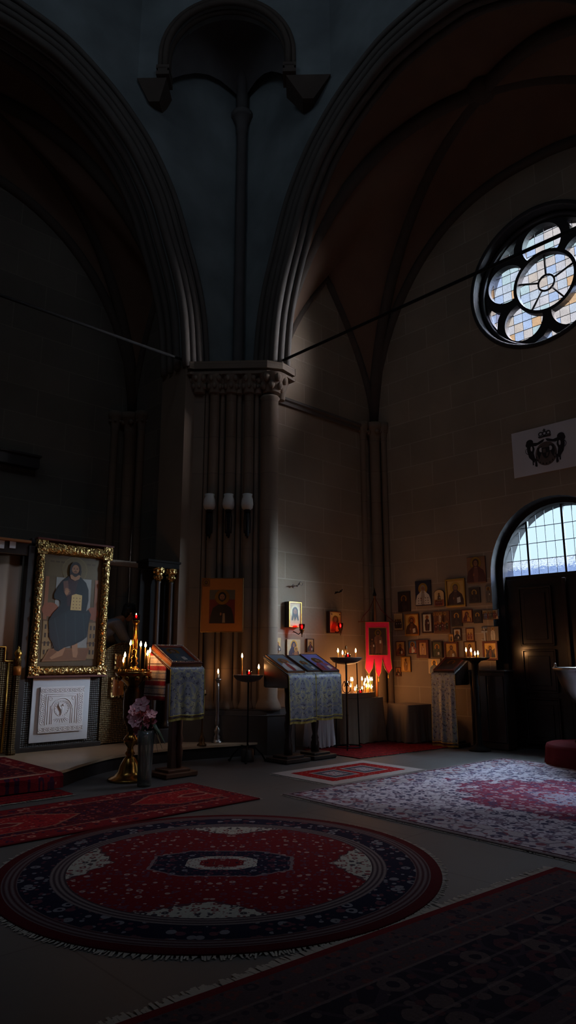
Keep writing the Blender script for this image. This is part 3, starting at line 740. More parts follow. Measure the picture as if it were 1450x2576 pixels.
cap.lathe([(0.08, 5.68), (0.09, 5.8), (0.13, 5.95), (0.17, 6.03)], 14, (7.48, 8.06, 0))
struct(cap, 'trim_8', M['pier'], 'carved leafy capital band crowning the clustered pier', 'capital', bev=0.008)
pl = MB()
plo = [(6.15, 8.95), (6.2, 8.8), tuple(pier_pt(0.0, 0.16)), tuple(pier_pt(0.95, 0.2)), (7.34, 7.74), (7.62, 7.86), (7.64, 8.95)]
pl.prism(plo, 0.0, 0.56); pl.prism([(a * 1.0, b) for a, b in inn], 0.56, 0.64)
struct(pl, 'trim_9', M['plinth'], 'grey stone plinth at the foot of the clustered pier', 'plinth', bev=0.015)
# spandrel shaft and squinch
sh = MB().lathe([(0.13, 6.24), (0.13, 6.32), (0.09, 6.4), (0.09, 11.2), (0.11, 11.22), (0.10, 11.26), (0.12, 11.4), (0.19, 11.52), (0.21, 11.53), (0.21, 11.62)], 14, (7.13, 8.78, 0))
sh.tube([(7.13, 8.78, 11.6), (7.12, 8.77, 12.1), (7.0, 8.65, 12.5), (6.7, 8.35, 12.9), (6.3, 7.95, 13.1)], [0.11, 0.12, 0.13, 0.13, 0.12], 8)
struct(sh, 'trim_10', M['squinch'], 'slender stone shaft in the corner above the pier', 'shaft')
sqA = Vector((4.93, 8.9)); se = Vector((0.7071, -0.7071)); sn = Vector((0.7071, 0.7071))
def sqD(u, v, w): return (sqA.x + se.x * u + sn.x * w, sqA.y + se.y * u + sn.y * w, v)
ZC, RO, TC, ZB, LQ = 11.52, 1.03, 1.515, 11.0, 3.28
def semi(r, z0): return [(TC - r, z0)] + [(TC - r * math.cos(PI * k / 24), ZC + r * math.sin(PI * k / 24)) for k in range(25)] + [(TC + r, z0)]
o_ = [(0.0, ZB)] + semi(RO, ZB) + [(LQ, ZB), (LQ, 15.0), (0.0, 15.0)]
sq = MB().plate(o_, [], sqD, 0.30)
struct(sq, 'wall_corner', M['plaster'], 'grey corner wall pierced by the small round arch at the top', 'wall')
sq = MB()
for r_, w, t in ((RO + 0.02, -0.02, 0.055), (RO + 0.11, -0.01, 0.04), (RO, 0.14, 0.05)):
    sq.tube([sqD(a, b, w) for a, b in semi(r_, ZB + .16)], t, 8)
struct(sq, 'trim_11', M['rib'], 'moulded rim of the small round corner arch', 'arch moulding')
for nm, t0, t1, tb in (('left', 0.0, TC - RO + 0.02, 0.27), ('right', TC + RO - 0.02, LQ, 2.90)):
    cb = MB()
    top = [sqD(t0, ZB, -0.06), sqD(t1, ZB, -0.06), sqD(t1, ZB, 0.42), sqD(t0, ZB, 0.42)]
    bot = [sqD(tb - 0.09, 10.68, 0.1), sqD(tb + 0.09, 10.68, 0.1), sqD(tb + 0.09, 10.68, 0.42), sqD(tb - 0.09, 10.68, 0.42)]
    cb.add(top + bot, [(0, 1, 2, 3), (4, 7, 6, 5), (0, 4, 5, 1), (1, 5, 6, 2), (2, 6, 7, 3), (3, 7, 4, 0)])
    ti = t1 if nm == 'left' else t0
    for (dz, hw) in ((ZB + .05, 0.11), (ZB + .12, 0.08), (ZB + .17, 0.11)):
        c = sqD(ti - (0.06 if nm == 'left' else -0.06), dz, 0.05); cb.box((0, 0, 0), (2 * hw, 0.34, 0.07), T=Matrix.Translation(c) @ Matrix.Rotation(R(-45), 4, 'Z'))
    struct(cb, 'trim_12' if nm == 'left' else 'trim_13', M['rib'], 'dark wedge shaped corbel at the %s foot of the small corner arch' % nm, 'corbel')
cone = MB(); apex = (7.18, 8.83, 12.0); sm = semi(RO, 11.3)
vs = []; 
for a, b in sm:
    for k in range(7):
        f = k / 6; p = Vector(sqD(a, b, 0.28)).lerp(Vector(apex), f); p.z += 0.35 * math.sin(PI * f) ; vs.append(tuple(p))
cone.add(vs, [(i * 7 + k, i * 7 + k + 1, (i + 1) * 7 + k + 1, (i + 1) * 7 + k) for i in range(len(sm) - 1) for k in range(6)], True)
struct(cone, 'ceiling', M['squinch'], 'dark conical vault behind the small corner arch', 'vault')
# corner shafts in the right bay and in the altar bay
def corner_shafts(pts, nm, lab):
    m = MB()
    for x, y, r_ in pts:
        m.lathe([(r_ * 1.7, 0.0), (r_ * 1.7, 0.5), (r_ * 1.4, 0.55), (r_, 0.62), (r_, 5.55), (r_ * 1.15, 5.58), (r_ * 1.05, 5.62), (r_ * 1.3, 5.72), (r_ * 1.9, 5.84), (r_ * 2.0, 5.85), (r_ * 2.0, 5.95)], 14, (x, y, 0))
        for k in range(6):
            a = 2 * PI * k / 6; m.ball((x + r_ * 1.5 * math.cos(a), y + r_ * 1.5 * math.sin(a), 5.76), r_ * 0.45, 8, 6)
    struct(m, nm, M['pier'], lab, 'column')
corner_shafts([(XD - 0.11, YS - 0.10, 0.105), (XD - 0.38, YS - 0.03, 0.06), (XD - 0.03, YS - 0.27, 0.055)], 'trim_14', 'cluster of thin corner shafts between the candle wall and the door wall')
corner_shafts([(XS - 0.10, YE - 0.10, 0.12), (XS - 0.04, YE - 0.4, 0.07), (XS - 0.4, YE - 0.04, 0.07)], 'trim_15', 'cluster of corner shafts behind the icon screen')

# tie rods
tag(MB().tube([(7.42, 8.2, 6.36), (7.42, 1.3, 6.36)], 0.024, 8).build('tie_rod', M['iron']), 'thin dark iron tie rod crossing the right arch at capital height', 'tie rod')
tag(MB().tube([(6.3, 9.0, 6.31), (-0.6, 9.0, 6.31)], 0.024, 8).build('tie_rod', M['iron']), 'thin dark iron tie rod crossing the left arch at capital height', 'tie rod')
p = atY(0, 1140, YE - 0.1)
mbx = MB(); mbx.box((3.3, YE - 0.08, 4.64), (2.72, 0.16, 0.2)); mbx.box((3.3, YE - 0.10, 4.75), (2.76, 0.20, 0.04))
tag(mbx.build('timber_beam', M['blackwood'], bev=0.01), 'dark timber beam fixed high on the end wall at far left', 'beam')

# ------------------------------------------------------------------ step (solea) and altar floor
front = [(7.0, 7.97), (6.6, 8.06), (6.1, 8.2), (5.6, 8.27), (5.1, 8.25), (4.7, 8.16), (4.3, 7.95), (4.0, 7.75), (3.75, 7.56), (3.5, 7.46), (3.1, 7.42), (2.2, 7.42), (1.4, 7.42), (-1.9, 7.6)]
front = [(p.x, p.y) for p in spline([(a, b, 0) for a, b in front], 4)]
PZ = 0.18
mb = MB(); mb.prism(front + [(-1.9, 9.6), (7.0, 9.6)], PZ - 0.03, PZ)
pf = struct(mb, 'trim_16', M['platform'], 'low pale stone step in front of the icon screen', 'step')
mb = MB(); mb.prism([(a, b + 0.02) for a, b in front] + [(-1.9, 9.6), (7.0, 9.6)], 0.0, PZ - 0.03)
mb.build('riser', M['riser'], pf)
struct(MB().box((2.4, 10.4, 0.225), (8.0, 1.58, 0.45)), 'floor', M['floor'], 'raised floor behind the icon screen', 'floor')

# ================================================================== painted icons
GOLD, OCHRE, BLUE, DKBLUE, DKRED, BROWN, DARK, WHITE, PALE, GREEN, FLESH = [lin(*c) for c in (
    (206, 160, 86), (196, 140, 70), (70, 92, 140), (30, 34, 60), (112, 34, 36), (92, 60, 42), (34, 26, 26), (206, 200, 190), (196, 176, 146), (64, 74, 58), (150, 100, 68))]
def ell(cx, cz, rx, rz, n=20): return [(cx + rx * math.cos(2 * PI * k / n), cz + rz * math.sin(2 * PI * k / n)) for k in range(n)]
def rect(x0, z0, x1, z1): return [(x0, z0), (x1, z0), (x1, z1), (x0, z1)]
class Pic:
    """flat tempera picture: layered polygons on a board front, facing local -y"""
    def __init__(s, y0): s.mb = MB(); s.y = y0; s.k = 0
    def p(s, poly, col, mat=0):
        s.k += 1; y = s.y - 0.00035 * s.k
        vs = [(a, y, b) for a, b in poly]
        for t in tessellate_polygon([[Vector((a, b, 0)) for a, b in poly]]):
            a, b, c = t
            ux, uz = poly[b][0] - poly[a][0], poly[b][1] - poly[a][1]; vx, vz = poly[c][0] - poly[a][0], poly[c][1] - poly[a][1]
            if ux * vz - uz * vx < 0: a, c = c, a
            s.mb.add([vs[a], vs[b], vs[c]], [(0, 1, 2)], False, mat, col)
        return s
    def head(s, cx, cz, r, hair=DARK, skin=FLESH, halo=GOLD, beard=True, veil=None):
        if halo: s.p(ell(cx, cz, 1.9 * r, 1.95 * r, 28), tuple(v * 0.6 for v in halo[:3]) + (1,)); s.p(ell(cx, cz, 1.78 * r, 1.83 * r, 28), halo, 1)
        s.p(ell(cx, cz + 0.08 * r, 1.02 * r, 1.2 * r), veil or hair)
        s.p(ell(cx, cz - 0.08 * r, 0.66 * r, 0.88 * r), skin)
        if beard:
            s.p([(cx + a * r, cz + b * r) for a, b in ((-.68, -.05), (-.52, -.45), (-.24, -.64), (.24, -.64), (.52, -.45), (.68, -.05), (.58, -.75), (.28, -1.14), (0, -1.25), (-.28, -1.14), (-.58, -.75))], hair)
            s.p([(cx + a * r, cz + b * r) for a, b in ((-.36, -.40), (0, -.24), (.36, -.40), (.30, -.46), (0, -.34), (-.30, -.46))], hair)
        for e in (-1, 1):
            s.p(ell(cx + e * 0.27 * r, cz + 0.1 * r, 0.14 * r, 0.07 * r, 8), DARK)
            s.p(rect(cx + e * 0.27 * r - 0.17 * r, cz + 0.24 * r, cx + e * 0.27 * r + 0.17 * r, cz + 0.29 * r), BROWN)
        s.p([(cx - 0.05 * r, cz + 0.08 * r), (cx + 0.05 * r, cz + 0.08 * r), (cx + 0.1 * r, cz - 0.25 * r), (cx - 0.1 * r, cz - 0.25 * r)], tuple(v * 0.72 for v in skin[:3]) + (1,))
        s.p(rect(cx - 0.18 * r, cz - 0.52 * r, cx + 0.18 * r, cz - 0.46 * r), DKRED)
        return s
    def hand(s, cx, cz, r, skin=FLESH, tilt=1):
        s.p(ell(cx, cz, r * 0.6, r * 0.8, 10), skin)
        for k in range(4): s.p(rect(cx - 0.5 * r + k * 0.28 * r, cz + 0.4 * r, cx - 0.3 * r + k * 0.28 * r, cz + (1.3 - 0.12 * abs(k - 1.2)) * r), skin)
        s.p([(cx + 0.4 * r, cz), (cx + 0.95 * r * tilt, cz + 0.35 * r), (cx + 0.5 * r, cz + 0.5 * r)], skin); return s
    def bust(s, cx, zb, h, robe=DARK, inner=BROWN, **kw):
        r = 0.135 * h; hz = zb + h - 1.95 * r
        if kw.get('halo', GOLD): pass
        hd = dict(kw); book = hd.pop('book', True)
        halo = hd.get('halo', GOLD)
        if halo: s.p(ell(cx, hz, 1.9 * r, 1.95 * r, 28), tuple(v * 0.6 for v in halo[:3]) + (1,)); s.p(ell(cx, hz, 1.78 * r, 1.83 * r, 28), halo, 1)
        hd['halo'] = None
        s.p([(cx - .42 * h, zb), (cx - .40 * h, zb + .22 * h), (cx - .33 * h, zb + .44 * h), (cx - .16 * h, zb + .57 * h), (cx - .08 * h, zb + .66 * h), (cx + .08 * h, zb + .66 * h), (cx + .16 * h, zb + .57 * h), (cx + .33 * h, zb + .44 * h), (cx + .40 * h, zb + .22 * h), (cx + .42 * h, zb)], robe)
        s.p([(cx - .10 * h, zb), (cx - .13 * h, zb + .3 * h), (cx - .07 * h, zb + .6 * h), (cx + .07 * h, zb + .6 * h), (cx + .1 * h, zb + .3 * h), (cx + .06 * h, zb)], inner)
        s.p(rect(cx - .05 * h, zb + .55 * h, cx + .05 * h, zb + .68 * h), kw.get('skin', FLESH))
        s.head(cx, hz, r, **hd)
        s.hand(cx - .10 * h, zb + .27 * h, .055 * h, kw.get('skin', FLESH))
        if book: s.p([(cx + .08 * h, zb + .06 * h), (cx + .26 * h, zb + .1 * h), (cx + .24 * h, zb + .33 * h), (cx + .07 * h, zb + .29 * h)], WHITE if book is True else book)
        return s
    def stand(s, cx, zb, h, robe=DARK, inner=BROWN, cross=False, **kw):
        r = 0.075 * h; hz = zb + h - 1.9 * r; hd = dict(kw); halo = hd.pop('halo', GOLD); hd['halo'] = None
        if halo: s.p(ell(cx, hz, 1.8 * r, 1.85 * r, 24), halo, 1)
        s.p([(cx - .15 * h, zb + .03 * h), (cx - .19 * h, zb + .4 * h), (cx - .15 * h, zb + .68 * h), (cx - .05 * h, zb + .77 * h), (cx + .05 * h, zb + .77 * h), (cx + .15 * h, zb + .68 * h), (cx + .19 * h, zb + .4 * h), (cx + .15 * h, zb + .03 * h)], robe)
        s.p([(cx - .06 * h, zb + .03 * h), (cx - .05 * h, zb + .72 * h), (cx + .05 * h, zb + .72 * h), (cx + .07 * h, zb + .03 * h)], inner)
        for e in (-1, 1): s.p(ell(cx + e * .055 * h, zb + .02 * h, .04 * h, .02 * h, 8), DARK)
        s.hand(cx - .09 * h, zb + .48 * h, .03 * h); s.p(rect(cx + .05 * h, zb + .44 * h, cx + .12 * h, zb + .56 * h), WHITE)
        if cross:
            for e in (-1, 1):
                for q in range(4): s.p(rect(cx + e * .1 * h - .02 * h, zb + (.1 + .15 * q) * h, cx + e * .1 * h + .02 * h, zb + (.14 + .15 * q) * h), DARK)
        s.head(cx, hz, r, **hd); return s
    def madonna(s, cx, zb, h, robe=DKRED, kid=OCHRE):
        r = .15 * h; hz = zb + h - 2.0 * r
        s.p(ell(cx, hz, 1.85 * r, 1.9 * r, 28), GOLD, 1)
        s.p([(cx - .44 * h, zb), (cx - .40 * h, zb + .3 * h), (cx - .24 * h, zb + .55 * h), (cx - .2 * h, zb + .75 * h), (cx - .1 * h, zb + .9 * h), (cx + .08 * h, zb + .9 * h), (cx + .18 * h, zb + .74 * h), (cx + .24 * h, zb + .52 * h), (cx + .40 * h, zb + .28 * h), (cx + .43 * h, zb)], robe)
        s.head(cx, hz, r * .95, hair=DKBLUE, halo=None, beard=False, veil=robe)
        s.p(ell(cx + .17 * h, zb + .46 * h, .15 * h, .155 * h, 20), GOLD, 1)
        s.p([(cx - .02 * h, zb + .02 * h), (cx + .02 * h, zb + .32 * h), (cx + .30 * h, zb + .34 * h), (cx + .34 * h, zb + .02 * h)], kid)
        s.head(cx + .16 * h, zb + .45 * h, .085 * h, hair=BROWN, halo=None, beard=False)
        s.hand(cx - .1 * h, zb + .18 * h, .055 * h); return s
    def build(s, parent): return s.mb.build('picture', [M['paint'], M['giltplain']], parent)

def board(nm, label, cat, loc, rotz, w, h, t, style, frame=None, group=None, bm='brownwood', arch=False, bg=None, rot=None):
    """an icon: board mesh (the thing) > frame, picture. local x right, z up, front faces -y, back on y=0"""
    mb = MB(); fwid = frame[1] if frame else 0.0
    if arch:
        pts = [(-w / 2, -h / 2), (w / 2, -h / 2), (w / 2, h / 2 - w * .35)] + [(w / 2 * math.cos(PI * k / 14), h / 2 - w * .35 + w * .35 * math.sin(PI * k / 14)) for k in range(1, 14)] + [(-w / 2, h / 2 - w * .35)]
        mb.plate(pts, [], lambda u, v, q: (u, -t + q, v), t)
    else: mb.box((0, -t / 2, 0), (w, t, h))
    o = mb.build(nm, M[bm], None, loc, rotz, 0.004, rot)
    tag(o, label, cat, group)
    if frame:
        f = MB(); fm, fwd, ft = frame
        for sx in (-1, 1): f.box((sx * (w / 2 - fwd / 2), -t - ft / 2, 0), (fwd, ft, h))
        for sz in (-1, 1): f.box((0, -t - ft / 2, sz * (h / 2 - fwd / 2)), (w - 2 * fwd, ft, fwd))
        f.build('frame', M[fm], o, bev=0.003)
    if style:
        p = Pic(-t - 0.0004); iw, ih = w - 2 * fwid, h - 2 * fwid
        if arch: p.p([(a * .93, b * .95) for a, b in pts], bg or PALE)
        else: p.p(rect(-iw / 2 * .98, -ih / 2 * .98, iw / 2 * .98, ih / 2 * .98), bg or GOLD, 0)
        style(p, iw, ih); p.build(o)
    return o

def st_bust(**kw): return lambda p, w, h: p.bust(0, -h * .47, min(h * .93, w * 1.18), **kw)
def st_stand(**kw): return lambda p, w, h: p.stand(0, -h * .46, min(h * .92, w * 2.4), **kw)
def st_mad(**kw): return lambda p, w, h: p.madonna(0, -h * .47, min(h * .94, w * 1.15), **kw)
def st_group(n, cols, sky=None, hill=None):
    def f(p, w, h):
        if sky: p.p(rect(-w * .46, 0.05 * h, w * .46, h * .46), sky)
        if hill: p.p([(-w * .46, -h * .46), (w * .46, -h * .46), (w * .46, -h * .05), (w * .2, h * .12), (-.05 * w, -h * .02), (-w * .3, h * .1), (-w * .46, 0)], hill)
        for k in range(n): p.stand((-.5 + (k + .5) / n) * w * .86, -h * .42, min(h * .8, w * .9), robe=cols[k % len(cols)], inner=cols[(k + 1) % len(cols)])
    return f
def st_scene(cols, mid):
    def f(p, w, h):
        p.p([(-w * .46, -h * .46), (w * .46, -h * .46), (w * .46, h * .1), (w * .25, h * .3), (0, h * .12), (-w * .28, h * .32), (-w * .46, h * .08)], cols[0])
        for k in range(6): p.stand((-.4 + .16 * k) * w, -h * (.38 - .05 * (k % 2)), h * .38, robe=cols[1 + k % 3], inner=cols[1 + (k + 1) % 3])
        p.stand(0, -h * .02, h * .46, robe=mid, inner=PALE)
        for k in range(4): p.head((-.36 + .24 * k) * w, h * .36, h * .035, beard=False)
    return f
def st_dark(p, w, h):
    p.p(rect(-w * .40, -h * .42, w * .40, h * .42), lin(58, 44, 38)); p.bust(0, -h * .42, min(h * .8, w), book=lin(64, 52, 46), robe=lin(44, 34, 34), inner=lin(60, 44, 40), halo=lin(84, 62, 42), skin=lin(84, 60, 48))
def st_face(p, w, h):
    p.p(rect(-w * .40, -h * .44, w * .40, h * .44), lin(206, 176, 130)); cz = h * .12; r = w * .24
    p.p(ell(0, cz, r * 1.75, r * 1.8, 30), lin(232, 214, 150)); p.p(ell(0, cz, r * 1.5, r * 1.55, 30), lin(240, 226, 178))
    for e in (-1, 1): p.p([(e * .2 * r, cz + .8 * r), (e * 1.0 * r, cz + .6 * r), (e * 1.1 * r, cz - .6 * r), (e * 1.35 * r, cz - 2.2 * r), (e * .9 * r, cz - 2.4 * r), (e * .45 * r, cz - 1.4 * r)], DARK)
    p.head(0, cz, r, halo=None); p.p([(-.4 * r, cz - 1.0 * r), (.4 * r, cz - 1.0 * r), (.18 * r, cz - 2.5 * r), (0, cz - 1.7 * r), (-.18 * r, cz - 2.5 * r)], DARK)
RW, RD, RP = 0.0, R(-90), R(-45)
GW = 'icons on the side wall'; GD = 'icons on the door wall'

def wall_icon(wall, box, label, style, frame=None, t=0.025, bm='brownwood', group=None, nm='icon', arch=False, bg=None, cat='icon', grow=1.0):
    x0, y0, x1, y1 = box
    if wall == 'D': f = lambda a, b: atX(a, b, XD - t); rz = RD; g = GD
    else: f = lambda a, b: atY(a, b, YS - t); rz = RW; g = GW
    ym = (y0 + y1) / 2; xm = (x0 + x1) / 2
    a, b = f(x0, ym), f(x1, ym); tp, bt = f(xm, y0), f(xm, y1)
    w = (b - a).length * grow; h = (tp - bt).length * grow; c = f(xm, ym)
    loc = Vector((XD, c.y, (tp.z + bt.z) / 2)) if wall == 'D' else Vector((c.x, YS, (tp.z + bt.z) / 2))
    return board(nm, label, cat, loc, rz, w, h, t, style, frame, group or g, bm, arch, bg)
def zd(a, b, c, d): return (960 + a / 2.959, 1380 + b / 2.959, 960 + c / 2.959, 1380 + d / 2.959)
def zs(a, b, c, d): return (640 + a / 3.452, 1430 + b / 3.452, 640 + c / 3.452, 1430 + d / 3.452)
wi = wall_icon
wi('D', zd(122, 320, 213, 470), 'dark blackened icon panel, leftmost of the top row on the door wall', st_dark, bm='blackwood', bg=lin(50, 40, 36))
wi('D', zd(252, 238, 368, 425), 'tall icon of a haloed bishop in white crossed vestment on dark blue', lambda p, w, h: (p.bust(0, -h * .46, min(h * .9, w * 1.15), robe=WHITE, inner=lin(150, 140, 130), hair=lin(150, 140, 130)), [p.p(rect((-.3 + .15 * (k % 5)) * w, (-.42 + .1 * (k // 5)) * h, (-.25 + .15 * (k % 5)) * w, (-.385 + .1 * (k // 5)) * h), DARK) for k in range(15) if k % 5 != 2]), bm='darkwood', bg=DKBLUE)
wi('D', zd(392, 305, 468, 430), 'small round-topped icon of a standing figure over a red scene', lambda p, w, h: (p.p(rect(-w * .44, -h * .46, w * .44, -h * .1), lin(176, 92, 64)), p.stand(0, -h * .3, h * .62, robe=BROWN), [p.stand((-.3 + .2 * k) * w, -h * .46, h * .36, robe=DKRED) for k in range(4)]), arch=True, bg=lin(222, 186, 132))
wi('D', zd(480, 225, 625, 435), 'large gold framed icon of a bald bearded monk in dark robes', st_bust(robe=lin(58, 36, 34), inner=lin(80, 54, 44), hair=lin(96, 76, 62)), frame=('giltplain', 0.03, 0.018), bg=lin(212, 168, 92))
wi('D', zd(638, 60, 775, 255), 'large brown icon of a veiled woman, highest beside the door', lambda p, w, h: p.bust(-.02 * w, -h * .47, min(h * .98, w * 1.3), robe=lin(84, 44, 40), inner=lin(120, 72, 60), hair=DARK, halo=lin(150, 112, 80), beard=False, veil=lin(60, 36, 38), book=False), bm='redwood', bg=lin(146, 104, 76))
wi('D', zd(650, 290, 735, 405), 'faint dark square icon below the veiled woman', st_dark, bm='blackwood', bg=lin(66, 54, 48))
wi('D', zd(773, 278, 822, 403), 'narrow grey icon beside the door under the veiled woman', st_stand(robe=lin(96, 88, 82), inner=lin(112, 104, 96), halo=lin(130, 120, 104)), bm='blackwood', bg=lin(122, 112, 102))
wi('D', zd(95, 483, 158, 605), 'small icon of three figures with dark robes beside the banner pole', st_group(3, [DARK, BROWN], lin(204, 168, 110)), bm='redwood', bg=lin(210, 176, 120))
wi('D', zd(175, 485, 278, 648), 'gold edged icon of a brown hooded monk holding a scroll', st_bust(robe=lin(70, 42, 28), inner=lin(92, 58, 38), veil=lin(66, 40, 28)), frame=('giltplain', 0.016, 0.008), bg=lin(214, 168, 88))
wi('D', zd(303, 480, 380, 628), 'dark framed icon of a slender monk on a pale ground', st_stand(robe=DARK, inner=lin(60, 36, 40)), frame=('darkwood', 0.022, 0.012), bg=lin(196, 196, 176))
wi('D', zd(390, 465, 507, 632), 'brown crowded festival icon with many small figures', st_scene([lin(110, 74, 50), DARK, DKRED, GREEN], lin(150, 120, 88)), bm='redwood', bg=lin(128, 88, 58))
wi('D', zd(520, 460, 600, 580), 'dark greenish icon right of the crowded festival icon', st_dark, bm='blackwood', bg=lin(56, 52, 42))
wi('D', zd(598, 453, 678, 552), 'red edged icon of mother and child in the middle row', st_mad(robe=lin(84, 30, 34)), frame=('redwood', 0.014, 0.008), bg=lin(206, 150, 88))
wi('D', zd(685, 460, 748, 555), 'blackish square icon between mother and child and the double scene', st_dark, bm='blackwood', bg=lin(44, 36, 36))
wi('D', zd(752, 455, 870, 528), 'wide icon split into three pale scenes beside the door', lambda p, w, h: ([p.p(rect(a * w, -h * .44, b * w, h * .44), c) for a, b, c in ((-.47, -.2, lin(176, 160, 122)), (-.18, .16, lin(150, 140, 116)), (.18, .47, lin(202, 182, 150)))], [p.stand(a * w, -h * .44, h * .8, robe=c) for a, c in ((-.4, DARK), (-.28, BLUE), (-.08, DKRED), (.06, GREEN), (.26, DARK), (.38, DKRED))]), bm='blackwood', bg=lin(90, 74, 58))
wi('D', zd(535, 595, 595, 685), 'small white mounted icon of a monk in black', st_bust(robe=DARK, inner=DKBLUE), frame=('darkwood', 0.016, 0.01), bg=lin(220, 208, 190))
wi('D', zd(630, 592, 690, 688), 'small reddish icon of two saints side by side', st_group(2, [DKRED, lin(150, 90, 60)], lin(206, 160, 96)), frame=('redwood', 0.012, 0.008), bg=lin(190, 140, 86))
wi('D', zd(790, 580, 872, 688), 'greyish icon of a kneeling figure in white beside the door', st_stand(robe=lin(206, 196, 180), inner=lin(180, 168, 150), hair=lin(120, 104, 90)), bm='brownwood', bg=lin(122, 104, 84))
wi('D', zd(503, 638, 538, 697), 'tiny gold framed icon of one standing saint', st_stand(robe=DARK), frame=('giltplain', 0.012, 0.008), bg=lin(222, 178, 104))
wi('D', zd(108, 690, 175, 798), 'small icon of a saint in red brown next to the banner', st_bust(robe=lin(110, 52, 36), inner=DARK), frame=('redwood', 0.014, 0.008), bg=lin(206, 160, 94))
wi('D', zd(200, 685, 265, 785), 'small blue icon of a pale robed saint', st_bust(robe=lin(160, 84, 64), inner=lin(206, 190, 170)), frame=('darkwood', 0.012, 0.008), bg=lin(66, 92, 130))
wi('D', zd(265, 680, 353, 815), 'dark brown wide framed icon with a small robed saint inside', st_stand(robe=lin(172, 120, 84), inner=lin(200, 160, 120)), frame=('redwood', 0.05, 0.018), bg=lin(206, 160, 104))
wi('D', zd(375, 688, 455, 812), 'dark green icon in a black frame, lower row', st_bust(robe=lin(52, 62, 44), inner=lin(72, 70, 46), skin=lin(110, 84, 58), halo=lin(150, 124, 62)), frame=('blackwood', 0.025, 0.014), bg=lin(86, 88, 52))
wi('D', zd(472, 695, 572, 828), 'gold plated icon of a saint in a deep brown frame behind the lectern', st_bust(robe=lin(120, 84, 42), inner=lin(150, 108, 56), halo=GOLD), frame=('redwood', 0.026, 0.02), bg=lin(216, 164, 76))
wi('D', zd(615, 690, 705, 815), 'icon of a long haired saint just behind the burning candles', st_bust(robe=lin(120, 60, 44), inner=lin(170, 120, 80)), frame=('brownwood', 0.016, 0.01), bg=lin(190, 150, 92))
wi('D', zd(757, 690, 868, 830), 'red framed icon of a winged figure lit by candle glow beside the door', lambda p, w, h: (p.bust(0, -h * .46, min(h * .86, w * 1.1), robe=lin(44, 44, 58), inner=lin(120, 72, 50), book=False), [p.p([(e * w * .14, 0), (e * w * .40, h * .16), (e * w * .34, -h * .3)], lin(96, 72, 60)) for e in (-1, 1)]), frame=('redwood', 0.03, 0.016), bg=lin(226, 180, 98))
wi('D', zd(147, 805, 217, 918), 'gold icon of a seated figure, lower row near the banner', st_stand(robe=lin(150, 100, 52), inner=lin(176, 126, 70)), frame=('giltplain', 0.014, 0.008), bg=lin(222, 168, 88))
wi('D', zd(105, 885, 145, 950), 'smallest lowest icon of a saint, under the gold seated figure', st_bust(robe=DARK, inner=lin(112, 50, 36)), frame=('redwood', 0.008, 0.006), bg=lin(190, 120, 70))
wi('D', zd(350, 820, 440, 932), 'white edged icon half hidden behind the right lectern', st_bust(robe=lin(58, 70, 86), inner=lin(96, 80, 70)), bm='honeywood', bg=lin(226, 194, 140))
# small metal cross between the icons
t0 = zd(757, 585, 792, 688); c = atX((t0[0] + t0[2]) / 2, (t0[1] + t0[3]) / 2, XD); ch = (atX(t0[0], t0[1], XD) - atX(t0[0], t0[3], XD)).length
mb = MB(); mb.box((0, -.012, 0), (.035, .024, ch * .96)); mb.box((0, -.012, ch * .16), (.125, .022, .034)); mb.box((0, -.012, -.10), (.08, .02, .022), T=Matrix.Rotation(R(14), 4, 'Y'))
for dx, dz in ((-.035, .44), (.035, .44), (0, .47), (0, .39)): mb.ball((dx, -.014, ch * dz), .024, 10, 6)
tag(mb.build('wall_cross', M['silver'], None, c, RD, .003), 'small metal cross with trefoil top hanging among the door wall icons', 'cross')

# side wall icons
ic = wi('S', zs(300, 290, 410, 512), 'deep boxed icon of a bearded face on white cloth, over the left red lamp', st_face, frame=('giltplain', 0.018, 0.012), t=0.10, bm='darkwood', bg=lin(196, 160, 110))
wi('S', zs(655, 372, 757, 562), 'deep boxed icon of mother and child, over the right red lamp', lambda p, w, h: (p.p(rect(-w * .46, h * .26, w * .46, h * .47), lin(206, 168, 104)), p.madonna(0, -h * .46, min(h * .8, w * 1.1), robe=lin(120, 50, 34)), [p.p(ell(e * w * .36, h * .38, w * .05, w * .05, 12), DKRED) for e in (-1, 1)]), frame=('redwood', 0.012, 0.008), t=0.08, bm='darkwood', bg=lin(212, 150, 84))
wi('S', zs(180, 600, 232, 722), 'narrow icon of a hooded monk nearest the pier', st_bust(robe=DARK, inner=lin(60, 50, 46), veil=DARK), t=0.03, bg=lin(196, 166, 110))
wi('S', zs(286, 615, 402, 775), 'large icon of mother and child behind the twin lecterns', st_mad(robe=lin(44, 34, 66), kid=lin(150, 100, 60)), t=0.03, bm='honeywood', bg=lin(214, 188, 142))
wi('S', zs(457, 610, 518, 728), 'small dark framed icon of a bearded saint on the side wall', st_bust(robe=DARK, inner=DKRED), frame=('darkwood', 0.012, 0.01), t=0.03, bg=lin(196, 160, 104))

